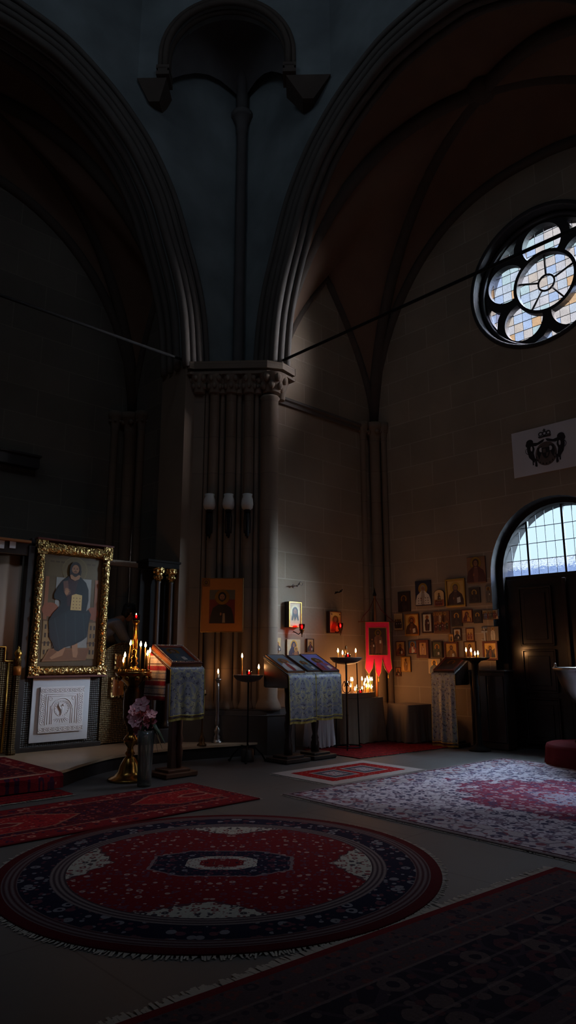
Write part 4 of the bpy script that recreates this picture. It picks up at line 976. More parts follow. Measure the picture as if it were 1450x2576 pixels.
# ------------------------------------------------------------------ icon on the pier
c0 = atD(510, 1455, 10.35); c1 = atD(613, 1455, 10.35); c2 = atD(511, 1589, 10.35)
w = (c1 - c0).length; h = (c0 - c2).length; cc = atD(560, 1522, 10.35)
def st_pier(p, iw, ih):
    p.p(rect(-iw * .31, -ih * .345, iw * .31, ih * .28), lin(94, 82, 66))
    p.p(rect(-iw * .31, -ih * .345, iw * .31, ih * .10), lin(112, 34, 32))
    p.p(rect(-iw * .50, ih * .34, -iw * .30, ih * .50), lin(140, 84, 36)); p.p(ell(-iw * .40, ih * .42, iw * .09, iw * .09), lin(110, 66, 34)); p.head(-iw * .40, ih * .42, iw * .035)
    H = ih * .62; zb = -ih * .345; r = iw * .095; hz = zb + H - 1.75 * r
    p.p(ell(0, hz, r * 1.85, r * 1.9, 28), lin(206, 148, 62), 1)
    p.p([(-iw * .30, zb), (-iw * .27, zb + .25 * H), (-iw * .22, zb + .46 * H), (-iw * .1, zb + .56 * H), (iw * .1, zb + .56 * H), (iw * .22, zb + .46 * H), (iw * .27, zb + .25 * H), (iw * .30, zb)], lin(30, 24, 28))
    p.head(0, hz, r, hair=lin(60, 44, 36), halo=None, veil=lin(26, 20, 24)); p.hand(-iw * .03, zb + .27 * H, iw * .035)
    p.p([(iw * .01, zb + .02 * H), (iw * .08, zb + .02 * H), (iw * .07, zb + .3 * H), (iw * .02, zb + .3 * H)], lin(150, 120, 90))
pi_ = board('icon', 'large ochre gold icon of a dark hooded saint hung on the clustered pier', 'icon', cc + Vector((-.03, -.03, 0)) * 0, R(-45), w, h, 0.04, st_pier, None, None, 'brownwood', bg=lin(178, 104, 38))
MB().box((0, -.02, 0), (w + .012, .036, h + .012)).build('edge', M['giltplain'], pi_)
for dz in (h * .34, -h * .38): MB().tube([(0, 0.0, dz), (0, .34, dz)], .012, 8).build('wall_hook', M['iron'], pi_)

# three wall lamps on the pier shafts
for i, (px, t_) in enumerate(((515, 0.235), (568, 0.464), (619, 0.69))):
    q = pier_pt(t_, 0.13); zc = atD(px, 1265, 10.7).z
    wl = thing('wall_lamp', 'white glass wall lamp on a dark bracket, %s of three on the pier' % ('left', 'middle', 'right')[i], 'lamp', (q.x, q.y, zc), R(-45), 'three wall lamps on the pier')
    MB().lathe([(.045, -.13), (.085, -.10), (.098, -.04), (.09, .04), (.072, .09), (.08, .13), (.074, .13), (.066, .09), (.083, .04)], 20).build('lamp_shade', M['lampglass'], wl)
    b = MB(); b.lathe([(.05, -.16), (.055, -.14), (.05, -.125)], 14); b.lathe([(.03, -.55), (.035, -.5), (.025, -.42), (.032, -.3), (.028, -.16)], 12)
    b.tube([(0, 0, -.5), (0, .08, -.56), (0, .12, -.5), (0, .13, -.3)], .014, 8); b.box((0, .13, -.38), (.11, .02, .42))
    b.tube([(-.045, 0.02, -.5), (-.05, .02, -.3), (-.04, .02, -.16)], .01, 6); b.tube([(.045, 0.02, -.5), (.05, .02, -.3), (.04, .02, -.16)], .01, 6)
    b.build('bracket', M['iron'], wl)

# ================================================================== candles, cups
def flame_mesh(): return MB().lathe([(0.0001, 0.0), (0.008, 0.007), (0.0125, 0.02), (0.0105, 0.036), (0.005, 0.054), (0.0001, 0.068)], 7).mesh('flame', M['flame'])
FL = flame_mesh()
WK = MB().lathe([(.0015, 0), (.0012, .012)], 5).mesh('wick', M['soot'])
WAX = {}
def candle(x, y, z, h, r, label, group, lean=(0, 0), wax='wax', flame=True):
    k = (round(h, 2), r, wax)
    if k not in WAX: WAX[k] = MB().lathe([(r, 0), (r * .97, h * .6), (r * .92, h - .004), (r * .55, h)], 9).mesh('candle', M[wax])
    o = bpy.data.objects.new('candle', WAX[k]); C.objects.link(o); o.location = (x, y, z); o.rotation_euler = (lean[0], lean[1], 0)
    tag(o, label, 'candle', group)
    w_ = bpy.data.objects.new('wick', WK); C.objects.link(w_); w_.parent = o; w_.location = (0, 0, h - .002)
    if flame:
        f = bpy.data.objects.new('flame', FL); C.objects.link(f); f.parent = o; f.location = (0, 0, h + .004); f.rotation_euler = (0, 0, rnd.random() * 3)
    return o
def votive(x, y, z, label, group='red votive cups', s=1.0):
    v = MB().lathe([(.024 * s, 0), (.03 * s, .006), (.036 * s, .04), (.04 * s, .075), (.036 * s, .075), (.032 * s, .04), (.026 * s, .012), (.0001, .01)], 16).build('votive_cup', M['redglass'], None, (x, y, z))
    tag(v, label, 'votive cup', group)
    MB().lathe([(.024 * s, .012), (.027 * s, .035)], 12).build('wax_fill', M['waxwhite'], v)
    f = bpy.data.objects.new('flame', FL); C.objects.link(f); f.parent = v; f.location = (0, 0, .034 * s); f.scale = (.8, .8, .8)
    return v
ORD = ['first', 'second', 'third', 'fourth', 'fifth', 'sixth', 'seventh', 'eighth', 'ninth', 'tenth', 'eleventh', 'twelfth', 'thirteenth', 'fourteenth', 'fifteenth', 'sixteenth', 'seventeenth', 'eighteenth', 'nineteenth', 'twentieth']

# ---- tall brass candle stand at left
bx = Vector((4.49, 7.43, 0.0)); PZ1 = 1.235
cs = thing('candle_stand', 'tall ornate brass candle stand with bell foot before the icon screen', 'candle stand', bx)
MB().lathe([(.24, 0), (.25, .012), (.24, .03), (.17, .055), (.13, .10), (.11, .17), (.07, .24), (.04, .27), (.06, .30), (.04, .33), (.035, .37), (.075, .42), (.085, .46), (.06, .50), (.03, .53)], 28).build('foot', M['brass'], cs)
MB().lathe([(.03, .53), (.05, .56), (.055, .60), (.085, .64), (.10, .70), (.105, .86), (.10, 1.0), (.06, 1.06)], 20).build('column', M['bronze'], cs)
b = MB().lathe([(.05, 1.05), (.08, 1.08), (.12, 1.12), (.17, 1.16), (.205, 1.19), (.215, 1.215), (.22, PZ1), (.21, PZ1), (.19, PZ1 - .012), (.0001, PZ1 - .012)], 28)
for k in range(10): a = 2 * PI * k / 10; b.ball((.19 * math.cos(a), .19 * math.sin(a), 1.165), .032, 8, 6)
b.build('pan', M['brass'], cs)
CUP = MB().lathe([(.014, 0), (.009, .008), (.012, .03), (.009, .03)], 8).mesh('candle_cup', M['brass'])
for rr_, nn in ((.185, 14), (.12, 10)):
    for k in range(nn):
        a = 2 * PI * k / nn; u = bpy.data.objects.new('candle_cup', CUP); C.objects.link(u); u.parent = cs; u.location = (rr_ * math.cos(a), rr_ * math.sin(a), PZ1)

MB().lathe([(.10, PZ1 - .012), (.09, PZ1 + .02), (.05, PZ1 + .05), (.028, PZ1 + .07), (.05, PZ1 + .10), (.03, PZ1 + .13), (.045, PZ1 + .16), (.02, PZ1 + .19), (.035, PZ1 + .25), (.02, PZ1 + .28)], 18).build('boss', M['brass'], cs)
MB().lathe([(.02, PZ1 + .27), (.018, PZ1 + .56), (.03, PZ1 + .57), (.045, PZ1 + .60), (.048, PZ1 + .615), (.0001, PZ1 + .605)], 14).build('shaft', M['brass'], cs)
for k in (-1, 1): MB().tube([(k * .03, 0, PZ1 + .18), (k * .028, 0, PZ1 + .4), (k * .028, 0, PZ1 + .57)], .007, 6).build('side_rod', M['brass'], cs)
votive(bx.x, bx.y, PZ1 + .607, 'red glass votive cup glowing on top of the tall brass stand', s=1.25)
LS = [(326, 1622, 1681), (352, 1625, 1680), (364, 1627, 1681), (337, 1636, 1678), (378, 1641, 1682), (370, 1648, 1682), (313, 1652, 1684), (310, 1665, 1684)]
NM = ['tall candle leaning outwards', 'tall candle just right of the central shaft', 'tall candle second right of the shaft', 'candle close behind the central shaft', 'rightmost candle', 'short candle second from the right edge', 'short candle near the left edge', 'shortest candle at the far left edge']
for (fx, fy, by), nmx in zip(LS, NM):
    dp = 8.55 if nmx.find('behind') > 0 else (8.38 + .12 * abs(fx - 345) / 35)
    P = atD(fx - (5 if fx == 326 else 0), by, dp); d = Vector((P.x - bx.x, P.y - bx.y)); 
    if d.length > .185: d = d.normalized() * .185
    top = atD(fx, fy, (Vector((bx.x + d.x, bx.y + d.y, 0))).dot(fw))
    hh = top.z - PZ1 - .02
    candle(bx.x + d.x, bx.y + d.y, PZ1 + .008, hh, .008, nmx + ' burning on the tall brass stand', 'candles on the tall brass stand', lean=(R(3) if fx == 326 else 0, R(3) if fx == 326 else 0))

# ---- pans on thin stands
def pan_mesh(r, z, deep=.09):
    return MB().lathe([(.03, z - deep - .012), (r * .5, z - deep), (r * .78, z - deep * .72), (r * .93, z - deep * .34), (r * .985, z - .008), (r, z), (r * .975, z + .002), (r * .95, z - .02), (.0001, z - .022)], 32)
def pan_floor(z, deep=.06): return z - .023
# middle stand
ms = Vector((6.45, 7.60, 0)); mz = 1.165
st = thing('candle_stand', 'slim candle stand with a wide pewter pan and splayed feet between the lecterns', 'candle stand', ms)
pan_mesh(.218, mz).build('pan', M['pewter'], st)
MB().tube([(0, 0, .12), (0, 0, mz - .06)], .012, 10).build('pole', M['iron'], st)
MB().lathe([(.085, .0), (.09, .02), (.085, .16), (.07, .17), (.02, .18)], 16).build('weight', M['blackwood'], st)
for k in range(4):
    a = PI / 4 + k * PI / 2; f = MB().tube([(0, 0, .19), (.08 * math.cos(a), .08 * math.sin(a), .21), (.2 * math.cos(a), .2 * math.sin(a), .10), (.25 * math.cos(a), .25 * math.sin(a), .012)], .012, 8); f.ball((.25 * math.cos(a), .25 * math.sin(a), .02), .02, 8, 6)
    f.build('leg', M['iron'], st)
for px, fy, nmx in ((625.6, 1652, 'tall candle standing alone on the left of the middle pan'), (668, 1680, 'short candle burning on the right of the middle pan')):
    d = (px - 642) / 1759 * 9.9 ; P = ms + rt * d
    top = atD(px, fy, Vector((P.x, P.y, 0)).dot(fw)); candle(P.x, P.y, pan_floor(mz), top.z - pan_floor(mz) - .02, .009, nmx, 'candles on the middle stand')
P = ms + rt * .01; votive(P.x, P.y, pan_floor(mz), 'red votive cup in the pewter pan of the middle stand', s=1.1)

# silver floor candlestick
kp = Vector((6.5, 8.36, PZ))
kt = thing('candlestick', 'slender silver floor candlestick standing on the step with one candle', 'candlestick', kp)
MB().lathe([(.075, 0), (.08, .015), (.06, .03), (.05, .06), (.06, .08), (.03, .12), (.045, .15), (.05, .18), (.025, .22), (.02, .25)], 18).build('foot', M['silver'], kt)
MB().lathe([(.02, .24), (.035, .27), (.034, .32), (.024, .40), (.028, .44), (.024, .50), (.020, .80), (.016, .86)], 16).build('stem', M['silver'], kt)
MB().lathe([(.016, .85), (.03, .88), (.05, .90), (.055, .91), (.03, .905), (.022, .93), (.0001, .93)], 16).build('drip_cup', M['silver'], kt)
candle(kp.x, kp.y, kp.z + .925, .065, .02, 'single thick candle burning on the silver floor candlestick', None, wax='waxwhite').children[1].scale = (1.5, 1.5, 1.3)
# small side stand half hidden by the cloth
kp2 = atD(508, 1862, 10.2); kp2.z = PZ
k2 = thing('candle_stand', 'small dark candle stand on the step half hidden behind the left lectern', 'candle stand', kp2)
MB().lathe([(.07, 0), (.07, .015), (.04, .04), (.05, .08), (.025, .13), (.014, .2), (.012, .62), (.02, .66), (.014, .68)], 14).build('stem', M['bronze'], k2)
pan_mesh(.055, .715, .03).build('pan', M['bronze'], k2)
for dx in (.0, .025): candle(kp2.x + rt.x * (dx + .005), kp2.y + rt.y * (dx + .005), PZ + .698, .07, .006, 'short white unlit candle stub, %s one on the small dark stand' % ('left' if dx == 0 else 'right'), 'unlit stubs', wax='waxwhite', flame=False)

# stand behind the twin lecterns
s2 = Vector((8.34, 7.43, 0)); z2 = 1.408
st = thing('candle_stand', 'wire legged candle stand with a shallow pan and central post before the side wall', 'candle stand', s2)
pan_mesh(.262, z2, .10).build('pan', M['pewter'], st)
b = MB().lathe([(.018, .02), (.016, .5), (.024, .52), (.016, .54), (.016, z2 + .08), (.024, z2 + .10), (.016, z2 + .12), (.02, z2 + .16), (.0001, z2 + .19)], 12); b.build('centre_post', M['bronze'], st)
for e in (-1, 1): MB().tube(spline([(0, 0, .86), (e * .07, 0, .88), (e * .10, 0, .96), (e * .05, 0, 1.04), (e * .03, 0, .98), (e * .055, 0, .96)], 5), .007, 6).build('scroll', M['bronze'], st)
for k in range(3):
    a = R(100) + k * 2 * PI / 3
    MB().tube([(.19 * math.cos(a), .19 * math.sin(a), z2 - .05), (.21 * math.cos(a), .21 * math.sin(a), .02)], .009, 8).build('leg', M['iron'], st)
MB().tube([(.215 * math.cos(2 * PI * k / 28), .215 * math.sin(2 * PI * k / 28), .06) for k in range(28)], .009, 6, closed=True).build('foot_ring', M['iron'], st)
for px, fy, nmx in ((847, 1639, 'leftmost candle'), (858, 1644, 'short candle beside the post'), (890, 1639, 'rightmost candle')):
    P = s2 + rt * ((px - 867) / 1759 * 11.5) - fw * .05; top = atD(px, fy, Vector((P.x, P.y, 0)).dot(fw)); zf = z2 - .023
    candle(P.x, P.y, zf, top.z - zf - .02, .009, nmx + ' burning in the pan before the side wall', 'candles in the pan before the side wall')
P = s2 + rt * .02 - fw * .1; votive(P.x, P.y, z2 - .023, 'red votive cup in the pan of the wire legged stand', s=1.2)
P = s2 + rt * .055 - fw * .06; candle(P.x, P.y, z2 - .023, .05, .006, 'unlit white stub beside the red votive cup in the wire legged stand', None, wax='waxwhite', flame=False)

# stand before the door wall
s3 = Vector((9.76, 5.98, 0)); z3 = 1.405
st = thing('candle_stand', 'dark candle stand with a wide pan between the right lectern and the door', 'candle stand', s3)
pan_mesh(.232, z3, .05).build('pan', M['bronze'], st)
MB().lathe([(.17, 0), (.17, .03), (.10, .06), (.05, .10), (.035, .8), (.05, .95), (.035, 1.0), (.04, 1.3), (.1, z3 - .05)], 16).build('column', M['iron'], st)
for dx in (-.09, .09): MB().tube([(dx, 0, .5), (dx, 0, z3 - .04)], .008, 6).build('side_rod', M['bronze'], st)
for px, fy, nmx in ((1173.6, 1637, 'tallest candle at left'), (1186, 1637.5, 'tall candle second from left'), (1195.5, 1646, 'short candle third from left'), (1203, 1645, 'short candle at right')):
    P = s3 + rt * ((px - 1194) / 1759 * 11.05); top = atD(px, fy, Vector((P.x, P.y, 0)).dot(fw)); zf = z3 - .023
    candle(P.x, P.y, zf, top.z - zf - .02, .0085, nmx + ' on the dark stand beside the door', 'candles on the dark stand by the door')

kb = thing('cabinet', 'low dark wooden cabinet against the wall under the pan beside the door', 'cabinet', (10.14, 5.93, 0), R(-90))
MB().box((0, 0, .60), (.62, .28, 1.16)).build('body', M['blackwood'], kb, bev=.006)
MB().box((0, 0, 1.195), (.66, .31, .03)).build('top', M['blackwood'], kb, bev=.006)
for sx in (-1, 1): MB().box((sx * .15, -.145, .62), (.28, .02, 1.0)).build('cabinet_door', M['doorwood'], kb, bev=.006)
MB().box((0, 0, .02), (.58, .25, .04)).build('plinth', M['blackwood'], kb)
# ================================================================== corner tables with the sand tray
def draped_table(nm, label, c, rz, lx, ly, h, mat, seed):
    t = thing(nm, label, 'table', c, rz)
    for sx in (-1, 1):
        for sy in (-1, 1): MB().box((sx * (lx / 2 - .05), sy * (ly / 2 - .05), h / 2 - .015), (.05, .05, h - .03)).build('leg', M['darkwood'], t)
    MB().box((0, 0, h - .03), (lx - .02, ly - .02, .03)).build('table_top', M['darkwood'], t)
    rr = random.Random(seed); n = 96; rows = 9; mb = MB(); vs = []
    def ring(s, out):
        per = 2 * (lx + ly); d = s * per
        if d < lx: return (-lx / 2 + d, -ly / 2), (0, -1)
        d -= lx
        if d < ly: return (lx / 2, -ly / 2 + d), (1, 0)
        d -= ly
        if d < lx: return (lx / 2 - d, ly / 2), (0, 1)
        d -= lx
        return (-lx / 2, ly / 2 - d), (-1, 0)
    ph = [rr.random() * 6 for _ in range(4)]
    for j in range(rows):
        v = j / (rows - 1)
        for i in range(n):
            (x, y), (nx, ny) = ring(i / n, 0); s_ = i / n
            f = v * (.016 * math.sin(s_ * 2 * PI * 11 + ph[0]) + .012 * math.sin(s_ * 2 * PI * 23 + ph[1] + v)) + .012 + .02 * v * v
            cx_, cy_ = x / (lx / 2), y / (ly / 2); k = .05 * v * max(0, abs(cx_) + abs(cy_) - 1.6)
            vs.append((x + nx * f + cx_ * k, y + ny * f + cy_ * k, h + .006 - v * (h - .012 - .02 * math.sin(s_ * 2 * PI * 7 + ph[2]) ** 2)))
    fs = [(j * n + i, (j + 1) * n + i, (j + 1) * n + (i + 1) % n, j * n + (i + 1) % n) for j in range(rows - 1) for i in range(n)]
    mb.add(vs, fs, True); mb.add([vs[i] for i in range(n)], [tuple(range(n))], False)
    cl = mb.build('tablecloth', M[mat], None, c, rz)
    return t, cl
t1, c1_ = draped_table('side_table', 'low table under a sand coloured cloth carrying the candle tray', (9.09, 7.90, 0), 0, 1.0, .36, .735, 'greycloth', 3)
tag(c1_, 'worn linen cloth hanging to the floor below the candle tray', 'tablecloth')
t2, c2_ = draped_table('side_table', 'low draped table in the corner right of the candle tray', (9.93, 7.40, 0), R(-8), .56, .50, .62, 'greycloth', 5)
tag(c2_, 'wrinkled linen cloth covering the corner table', 'tablecloth')
t3, c3_ = draped_table('side_table', 'small table under a white cloth behind the twin lecterns', (8.22, 7.92, 0), 0, .36, .26, .5, 'palecloth', 9)
tag(c3_, 'white cloth draped on the small table behind the twin lecterns', 'tablecloth')
tr = thing('sand_tray', 'round edged metal sand tray full of thin burning candles', 'tray', (9.07, 7.90, .744), 0)
tb = MB(); tb.plate([(.50 * math.cos(2 * PI * k / 40), .165 * math.sin(2 * PI * k / 40)) for k in range(40)], [[(.485 * math.cos(2 * PI * k / 40), .152 * math.sin(2 * PI * k / 40)) for k in range(40)]], lambda u, v, q: (u, v, .075 - q), .075)
tb.tube([(.495 * math.cos(2 * PI * k / 40), .16 * math.sin(2 * PI * k / 40), .076) for k in range(40)], .007, 6, closed=True)
tb.build('rim', M['pewter'], tr)
MB().plate([(.488 * math.cos(2 * PI * k / 40), .155 * math.sin(2 * PI * k / 40)) for k in range(40)], [], lambda u, v, q: (u, v, .058 - q), .05).build('sand', M['palesand'] if 'palesand' in M else M['greycloth'], tr)
TR = [(884.5, 1711), (888, 1711), (883, 1727), (874, 1717), (899, 1729), (894, 1735), (912, 1709.5), (912, 1732), (920, 1713), (925, 1707.5), (928, 1715), (935, 1710), (917.5, 1722), (922.5, 1727), (930, 1727), (938, 1730), (945.6, 1710), (950, 1710), (943.6, 1728)]
order = sorted(range(len(TR)), key=lambda i: TR[i][0])
for n_, i in enumerate(order):
    px, fy = TR[i]; base = atZ(px, 1741 + rnd.random() * 2.5, .80)
    base = Vector((atD(px, 1741, 11.9 + .14 * (rnd.random() - .5)).x, 0, .80)); Yc = 7.90 + (rnd.random() - .5) * .13
    X_ = atY(px, 1741, Yc).x; X_ = min(max(X_, 8.66), 9.47)
    top = atY(px, fy, Yc); candle(X_, Yc, .80, max(.03, top.z - .80 - .02), .0055, 'thin yellow candle burning in the sand tray, %s from the left' % ORD[n_], 'thin candles in the sand tray').children[1].scale = (.8, .8, .85)
Yc = 7.79; Pv = atY(907, 1740, Yc); votive(Pv.x, Yc, .80, 'red votive cup at the front of the sand tray', s=.9)

# ================================================================== banner
bc = Vector((9.72, 7.90, 0)); bn = thing('banner', 'red church banner with three pointed tails hanging before the corner shafts', 'banner', bc, R(-44))
cl = MB()
def bpoly(poly, y, mb, mat=0, th=.006): mb.plate(poly, [], lambda u, v, q: (u, y + q, v), th, mat)
sh_ = [(-.215, 2.03), (.215, 2.03), (.225, 1.40), (.245, 1.22), (.175, 1.12), (.115, 1.22), (.075, 1.38), (.045, 1.15), (.0, 1.06), (-.045, 1.15), (-.07, 1.38), (-.10, 1.22), (-.17, 1.12), (-.235, 1.22), (-.22, 1.40)]
bpoly(sh_, 0, cl); cl.build('cloth', M['redcloth'], bn)
tm = MB(); tm.tube([(a, -.004, b) for a, b in sh_], .006, 6, closed=True); tm.tube([(-.16, -.004, 1.45), (.165, -.004, 1.45), (.16, -.004, 1.93), (-.155, -.004, 1.93)], .006, 6, closed=True)
for a, b in ((.175, 1.12), (0, 1.06), (-.17, 1.12)): tm.lathe([(.006, 0), (.012, -.02), (.014, -.07), (.004, -.075)], 8, (a, -.003, b))
tm.build('gold_braid', M['goldtrim'], bn)
pc = Pic(-.002); pc.p(rect(-.155, 1.455, .16, 1.925), lin(58, 40, 36)); pc.p(rect(-.15, 1.455, .155, 1.62), lin(76, 54, 44)); pc.stand(.01, 1.46, .44, robe=lin(112, 76, 62), inner=lin(96, 60, 50), halo=lin(120, 92, 60), skin=lin(120, 86, 66)); pc.stand(-.1, 1.46, .3, robe=lin(64, 44, 46), halo=None); pc.build(bn)
MB().tube([(-.34, .012, 2.035), (.34, .012, 2.035)], .01, 8).build('cross_bar', M['brownwood'], bn)
MB().tube([(-.03, .03, 0.02), (-.03, .03, 2.5)], .02, 10).build('pole', M['honeywood'], bn)
MB().lathe([(.03, 2.5), (.035, 2.52), (.015, 2.58), (.0001, 2.66)], 10, (-.03, .03, 0)).build('finial', M['iron'], bn)
cd = MB(); 
for s_ in (-1, 1): cd.tube([(-.03, .02, 2.48), (-.03 + s_ * .10, .02, 2.26), (-.03 + s_ * .22, .02, 2.13), (s_ * .29, .012, 2.05)], .006, 6)
cd.build('cord', M['darkred'], bn)
MB().lathe([(.09, 0), (.09, .03), (.05, .05), (.028, .12)], 16, (-.03, .03, 0)).build('foot', M['iron'], bn)

# hanging lamps
for px, py, lab in ((760, 1583, 'left'), (857, 1580, 'right')):
    P = atY(px, py, YS - .20)
    l = thing('oil_lamp', 'small red glass oil lamp on a wall bracket before the %s boxed icon' % lab, 'oil lamp', P, 0, 'two red oil lamps on the side wall')
    MB().lathe([(.024, -.01), (.042, .015), (.05, .06), (.048, .085), (.044, .085), (.046, .06), (.038, .018), (.0001, .006)], 16).build('glass_cup', M['redglass'], l)
    MB().lathe([(.0001, -.13), (.008, -.12), (.006, -.09), (.02, -.06), (.034, -.03), (.042, -.01), (.046, 0), (.04, .004), (.02, -.012)], 16).build('holder', M['bronze'], l)
    MB().tube([(0, 0, -.04), (0, .08, -.08), (0, .15, -.05), (0, .2, -.03)], .008, 8).build('bracket', M['iron'], l)
    f = bpy.data.objects.new('flame', FL); C.objects.link(f); f.parent = l; f.location = (0, 0, .012); f.scale = (1, 1, .95)
# iron hooks high on the side wall
for px, py, lab, s_ in ((738, 1475, 'branched', 1.0), (845, 1491, 'plain', .6)):
    P = atY(px, py, YS); b = MB()
    b.lathe([(.03 * s_, 0), (.03 * s_, .012)], 12, T=Matrix.Rotation(R(90), 4, 'X'))
    b.tube([(0, 0, 0), (0, -.10, .0), (.02 * s_, -.14, .03), (0, -.16, .05)], .008, 6)
    b.tube([(-.14 * s_, -.05, -.03), (-.07 * s_, -.08, .01), (0, -.09, 0), (.07 * s_, -.08, .04), (.15 * s_, -.06, .02), (.17 * s_, -.06, .06)], .007, 6)
    if s_ == 1: b.tube([(.04, -.08, .03), (.08, -.09, .08), (.13, -.08, .07)], .006, 6); b.ball((0, -.1, 0), .018, 8, 6)
    o = b.build('wall_hook', M['pewter'] if s_ == 1 else M['iron'], None, P); tag(o, '%s metal wall hook fixed high above the %s boxed icon' % (lab, 'left' if s_ == 1 else 'right'), 'hook')

# ================================================================== lecterns
def lectern(label, c, rz, w, d, zf, zb, wood, base=(.46, .42), turned=True, skirt=.16):
    t = thing('lectern', label, 'lectern', c, rz)
    a = math.atan2(d, zb - zf); L_ = math.hypot(d, zb - zf)
    sl = MB(); sl.box((0, 0, 0), (w, .025, L_)); tb = sl.build('top_board', M[wood], t, (0, 0, (zf + zb) / 2 - .012), rot=(-a, 0, 0), bev=.004)
    for sx in (-1, 1):
        sp = MB(); x0 = sx * (w / 2 - .015)
        poly = [(-d / 2 + .01, zf - skirt), (d / 2 - .01, zf - skirt), (d / 2 - .01, zb - .03), (-d / 2 + .01, zf - .03)]
        sp.plate(poly, [], lambda u, v, q: (x0 - .01 + q, u, v), .02); sp.build('side_panel', M[wood], t, bev=.003)
    MB().box((0, -d / 2 + .02, zf - skirt / 2 - .02), (w - .05, .02, skirt - .05)).build('front_panel', M[wood], t)
    MB().box((0, 0, zf - skirt), (w - .02, d - .04, .025)).build('shelf', M[wood], t, bev=.003)
    MB().box((0, -d / 2 - .008, zf - .0), (w, .02, .035)).build('ledge', M[wood], t, bev=.004)
    zt = zf - skirt - .012
    ps = MB()
    if turned:
        ps.lathe([(.06, .09), (.06, .22), (.045, .25), (.055, .28), (.035, .33), (.05, .42), (.058, .5), (.04, .56), (.05, .60), (.03, .65), (.045, .72), (.05, .80), (.055, zt)], 16)
    else:
        ps.box((0, 0, (.09 + zt) / 2), (.10, .09, zt - .09)); ps.lathe([(.03, .1), (.045, .3), (.03, .36), (.045, .42), (.03, .5), (.04, zt)], 12, (.055, -.05, 0))
    ps.build('post', M[wood], t)
    MB().box((0, 0, .035), (base[0], base[1], .05)).build('base_board', M[wood], t, bev=.008)
    MB().box((0, 0, .075), (base[0] * .7, base[1] * .7, .035)).build('plinth', M[wood], t, bev=.008)
    for sx in (-1, 1):
        for sy in (-1, 1): MB().box((sx * (base[0] / 2 - .04), sy * (base[1] / 2 - .04), .008), (.06, .06, .016)).build('foot', M[wood], t)
    return t, a, L_
def cloth(label, c, rz, w, d, zf, zb, zbot, mat, trim='yellowtrim', seed=1, dx=0.0, back=True):
    rr = random.Random(seed); p1, p2 = rr.random() * 6, rr.random() * 6
    path = []
    n1 = 10
    if back:
        for k in range(n1 + 1): f = k / n1; path.append((d / 2 * (1 - f) + (-d / 2 - .022) * f, zb * (1 - f) + (zf + .002) * f + .006, 0))
    else: path.append((-d / 2 - .02, zf + .022, 0))
    path.append((-d / 2 - .032, zf - .006, 0))
    n2 = 14
    for k in range(1, n2 + 1): f = k / n2; path.append((-d / 2 - .034, zf - .006 + (zbot - zf) * f, f))
    nx = 26; vs = []
    for y, z, f in path:
        for i in range(nx + 1):
            s_ = i / nx - .5
            vs.append((dx + s_ * w * (1 + .02 * f), y - f * (.012 * math.sin(s_ * 17 + p1) + .008 * math.sin(s_ * 31 + p2)) - .010 * f, z + .006 * f * math.sin(s_ * 9 + p2)))
    fs = [(j * (nx + 1) + i, (j + 1) * (nx + 1) + i, (j + 1) * (nx + 1) + i + 1, j * (nx + 1) + i + 1) for j in range(len(path) - 1) for i in range(nx)]
    m = MB().add(vs, fs, True); o = m.build('lectern_cloth', M[mat], None, c, rz)
    sd = o.modifiers.new('thickness', 'SOLIDIFY'); sd.thickness = .004; sd.offset = 1
    tag(o, label, 'cloth')
    st_ = len(path) - n2 - 1
    tr_ = MB()
    for i in (0, nx): tr_.tube([Vector(vs[j * (nx + 1) + i]) + Vector((0, -.003, 0)) for j in range(st_, len(path))], .005, 6)
    tr_.tube([Vector(vs[(len(path) - 1) * (nx + 1) + i]) + Vector((0, -.003, .03)) for i in range(nx + 1)], .007, 6)
    tr_.build('braid', M[trim], o)
    fr_ = MB()
    for i in range(nx * 3):
        k = i / (nx * 3) * nx; i0 = int(k); v = Vector(vs[(len(path) - 1) * (nx + 1) + i0]).lerp(Vector(vs[(len(path) - 1) * (nx + 1) + min(i0 + 1, nx)]), k - i0)
        fr_.box((v.x, v.y, v.z - .012), (.006, .005, .034))
    fr_.build('fringe', M[trim], o)
    return o

# left lectern
cL = Vector((5.03, 7.33, 0)); d_, zf_, zb_ = .45, 1.27, 1.50
tL, aL, lL = lectern('left honey wood lectern carrying a beaded dark icon beside the pink flowers', cL, 0, .50, d_, zf_, zb_, 'brownwood', turned=False)
cloth('silver blue brocade cloth hanging from the left lectern', cL, 0, .50, d_, zf_, zb_, .70, 'brocade', seed=3)
sc = MB(); nx, nz = 20, 12; vs = []
for j in range(nz + 1):
    for i in range(nx + 1):
        f = j / nz; s_ = i / nx; y = -.2 + .42 * s_; ztop = zf_ + (zb_ - zf_) * ((y + d_ / 2) / d_) + .0
        vs.append((-.26 - .012 * math.sin(s_ * 14) * f - .02 * f - .01, y * (1 + .06 * f), ztop + (.90 - ztop) * f))
sc.add(vs, [(j * (nx + 1) + i, (j + 1) * (nx + 1) + i, (j + 1) * (nx + 1) + i + 1, j * (nx + 1) + i + 1) for j in range(nz) for i in range(nx)], True)
so = sc.build('lectern_cloth', M['stripe'], None, cL); so.modifiers.new('thickness', 'SOLIDIFY').thickness = .004
tag(so, 'red and white striped cloth hanging from the side of the left lectern', 'cloth')
def top_icon(label, c, rz, a, zf, zb, w, h, t, style, frame, bm, bg, dx=0.0, up=0.0, nm='icon'):
    loc = Vector(c) + Matrix.Rotation(rz, 3, 'Z') @ Vector((dx, 0, (zf + zb) / 2 + .014)) + Matrix.Rotation(rz, 3, 'Z') @ Vector((0, up * math.sin(a), up * math.cos(a)))
    return board(nm, label, 'icon', loc, rz, w, h, t, style, frame, None, bm, False, bg, rot=(-a, 0, rz))
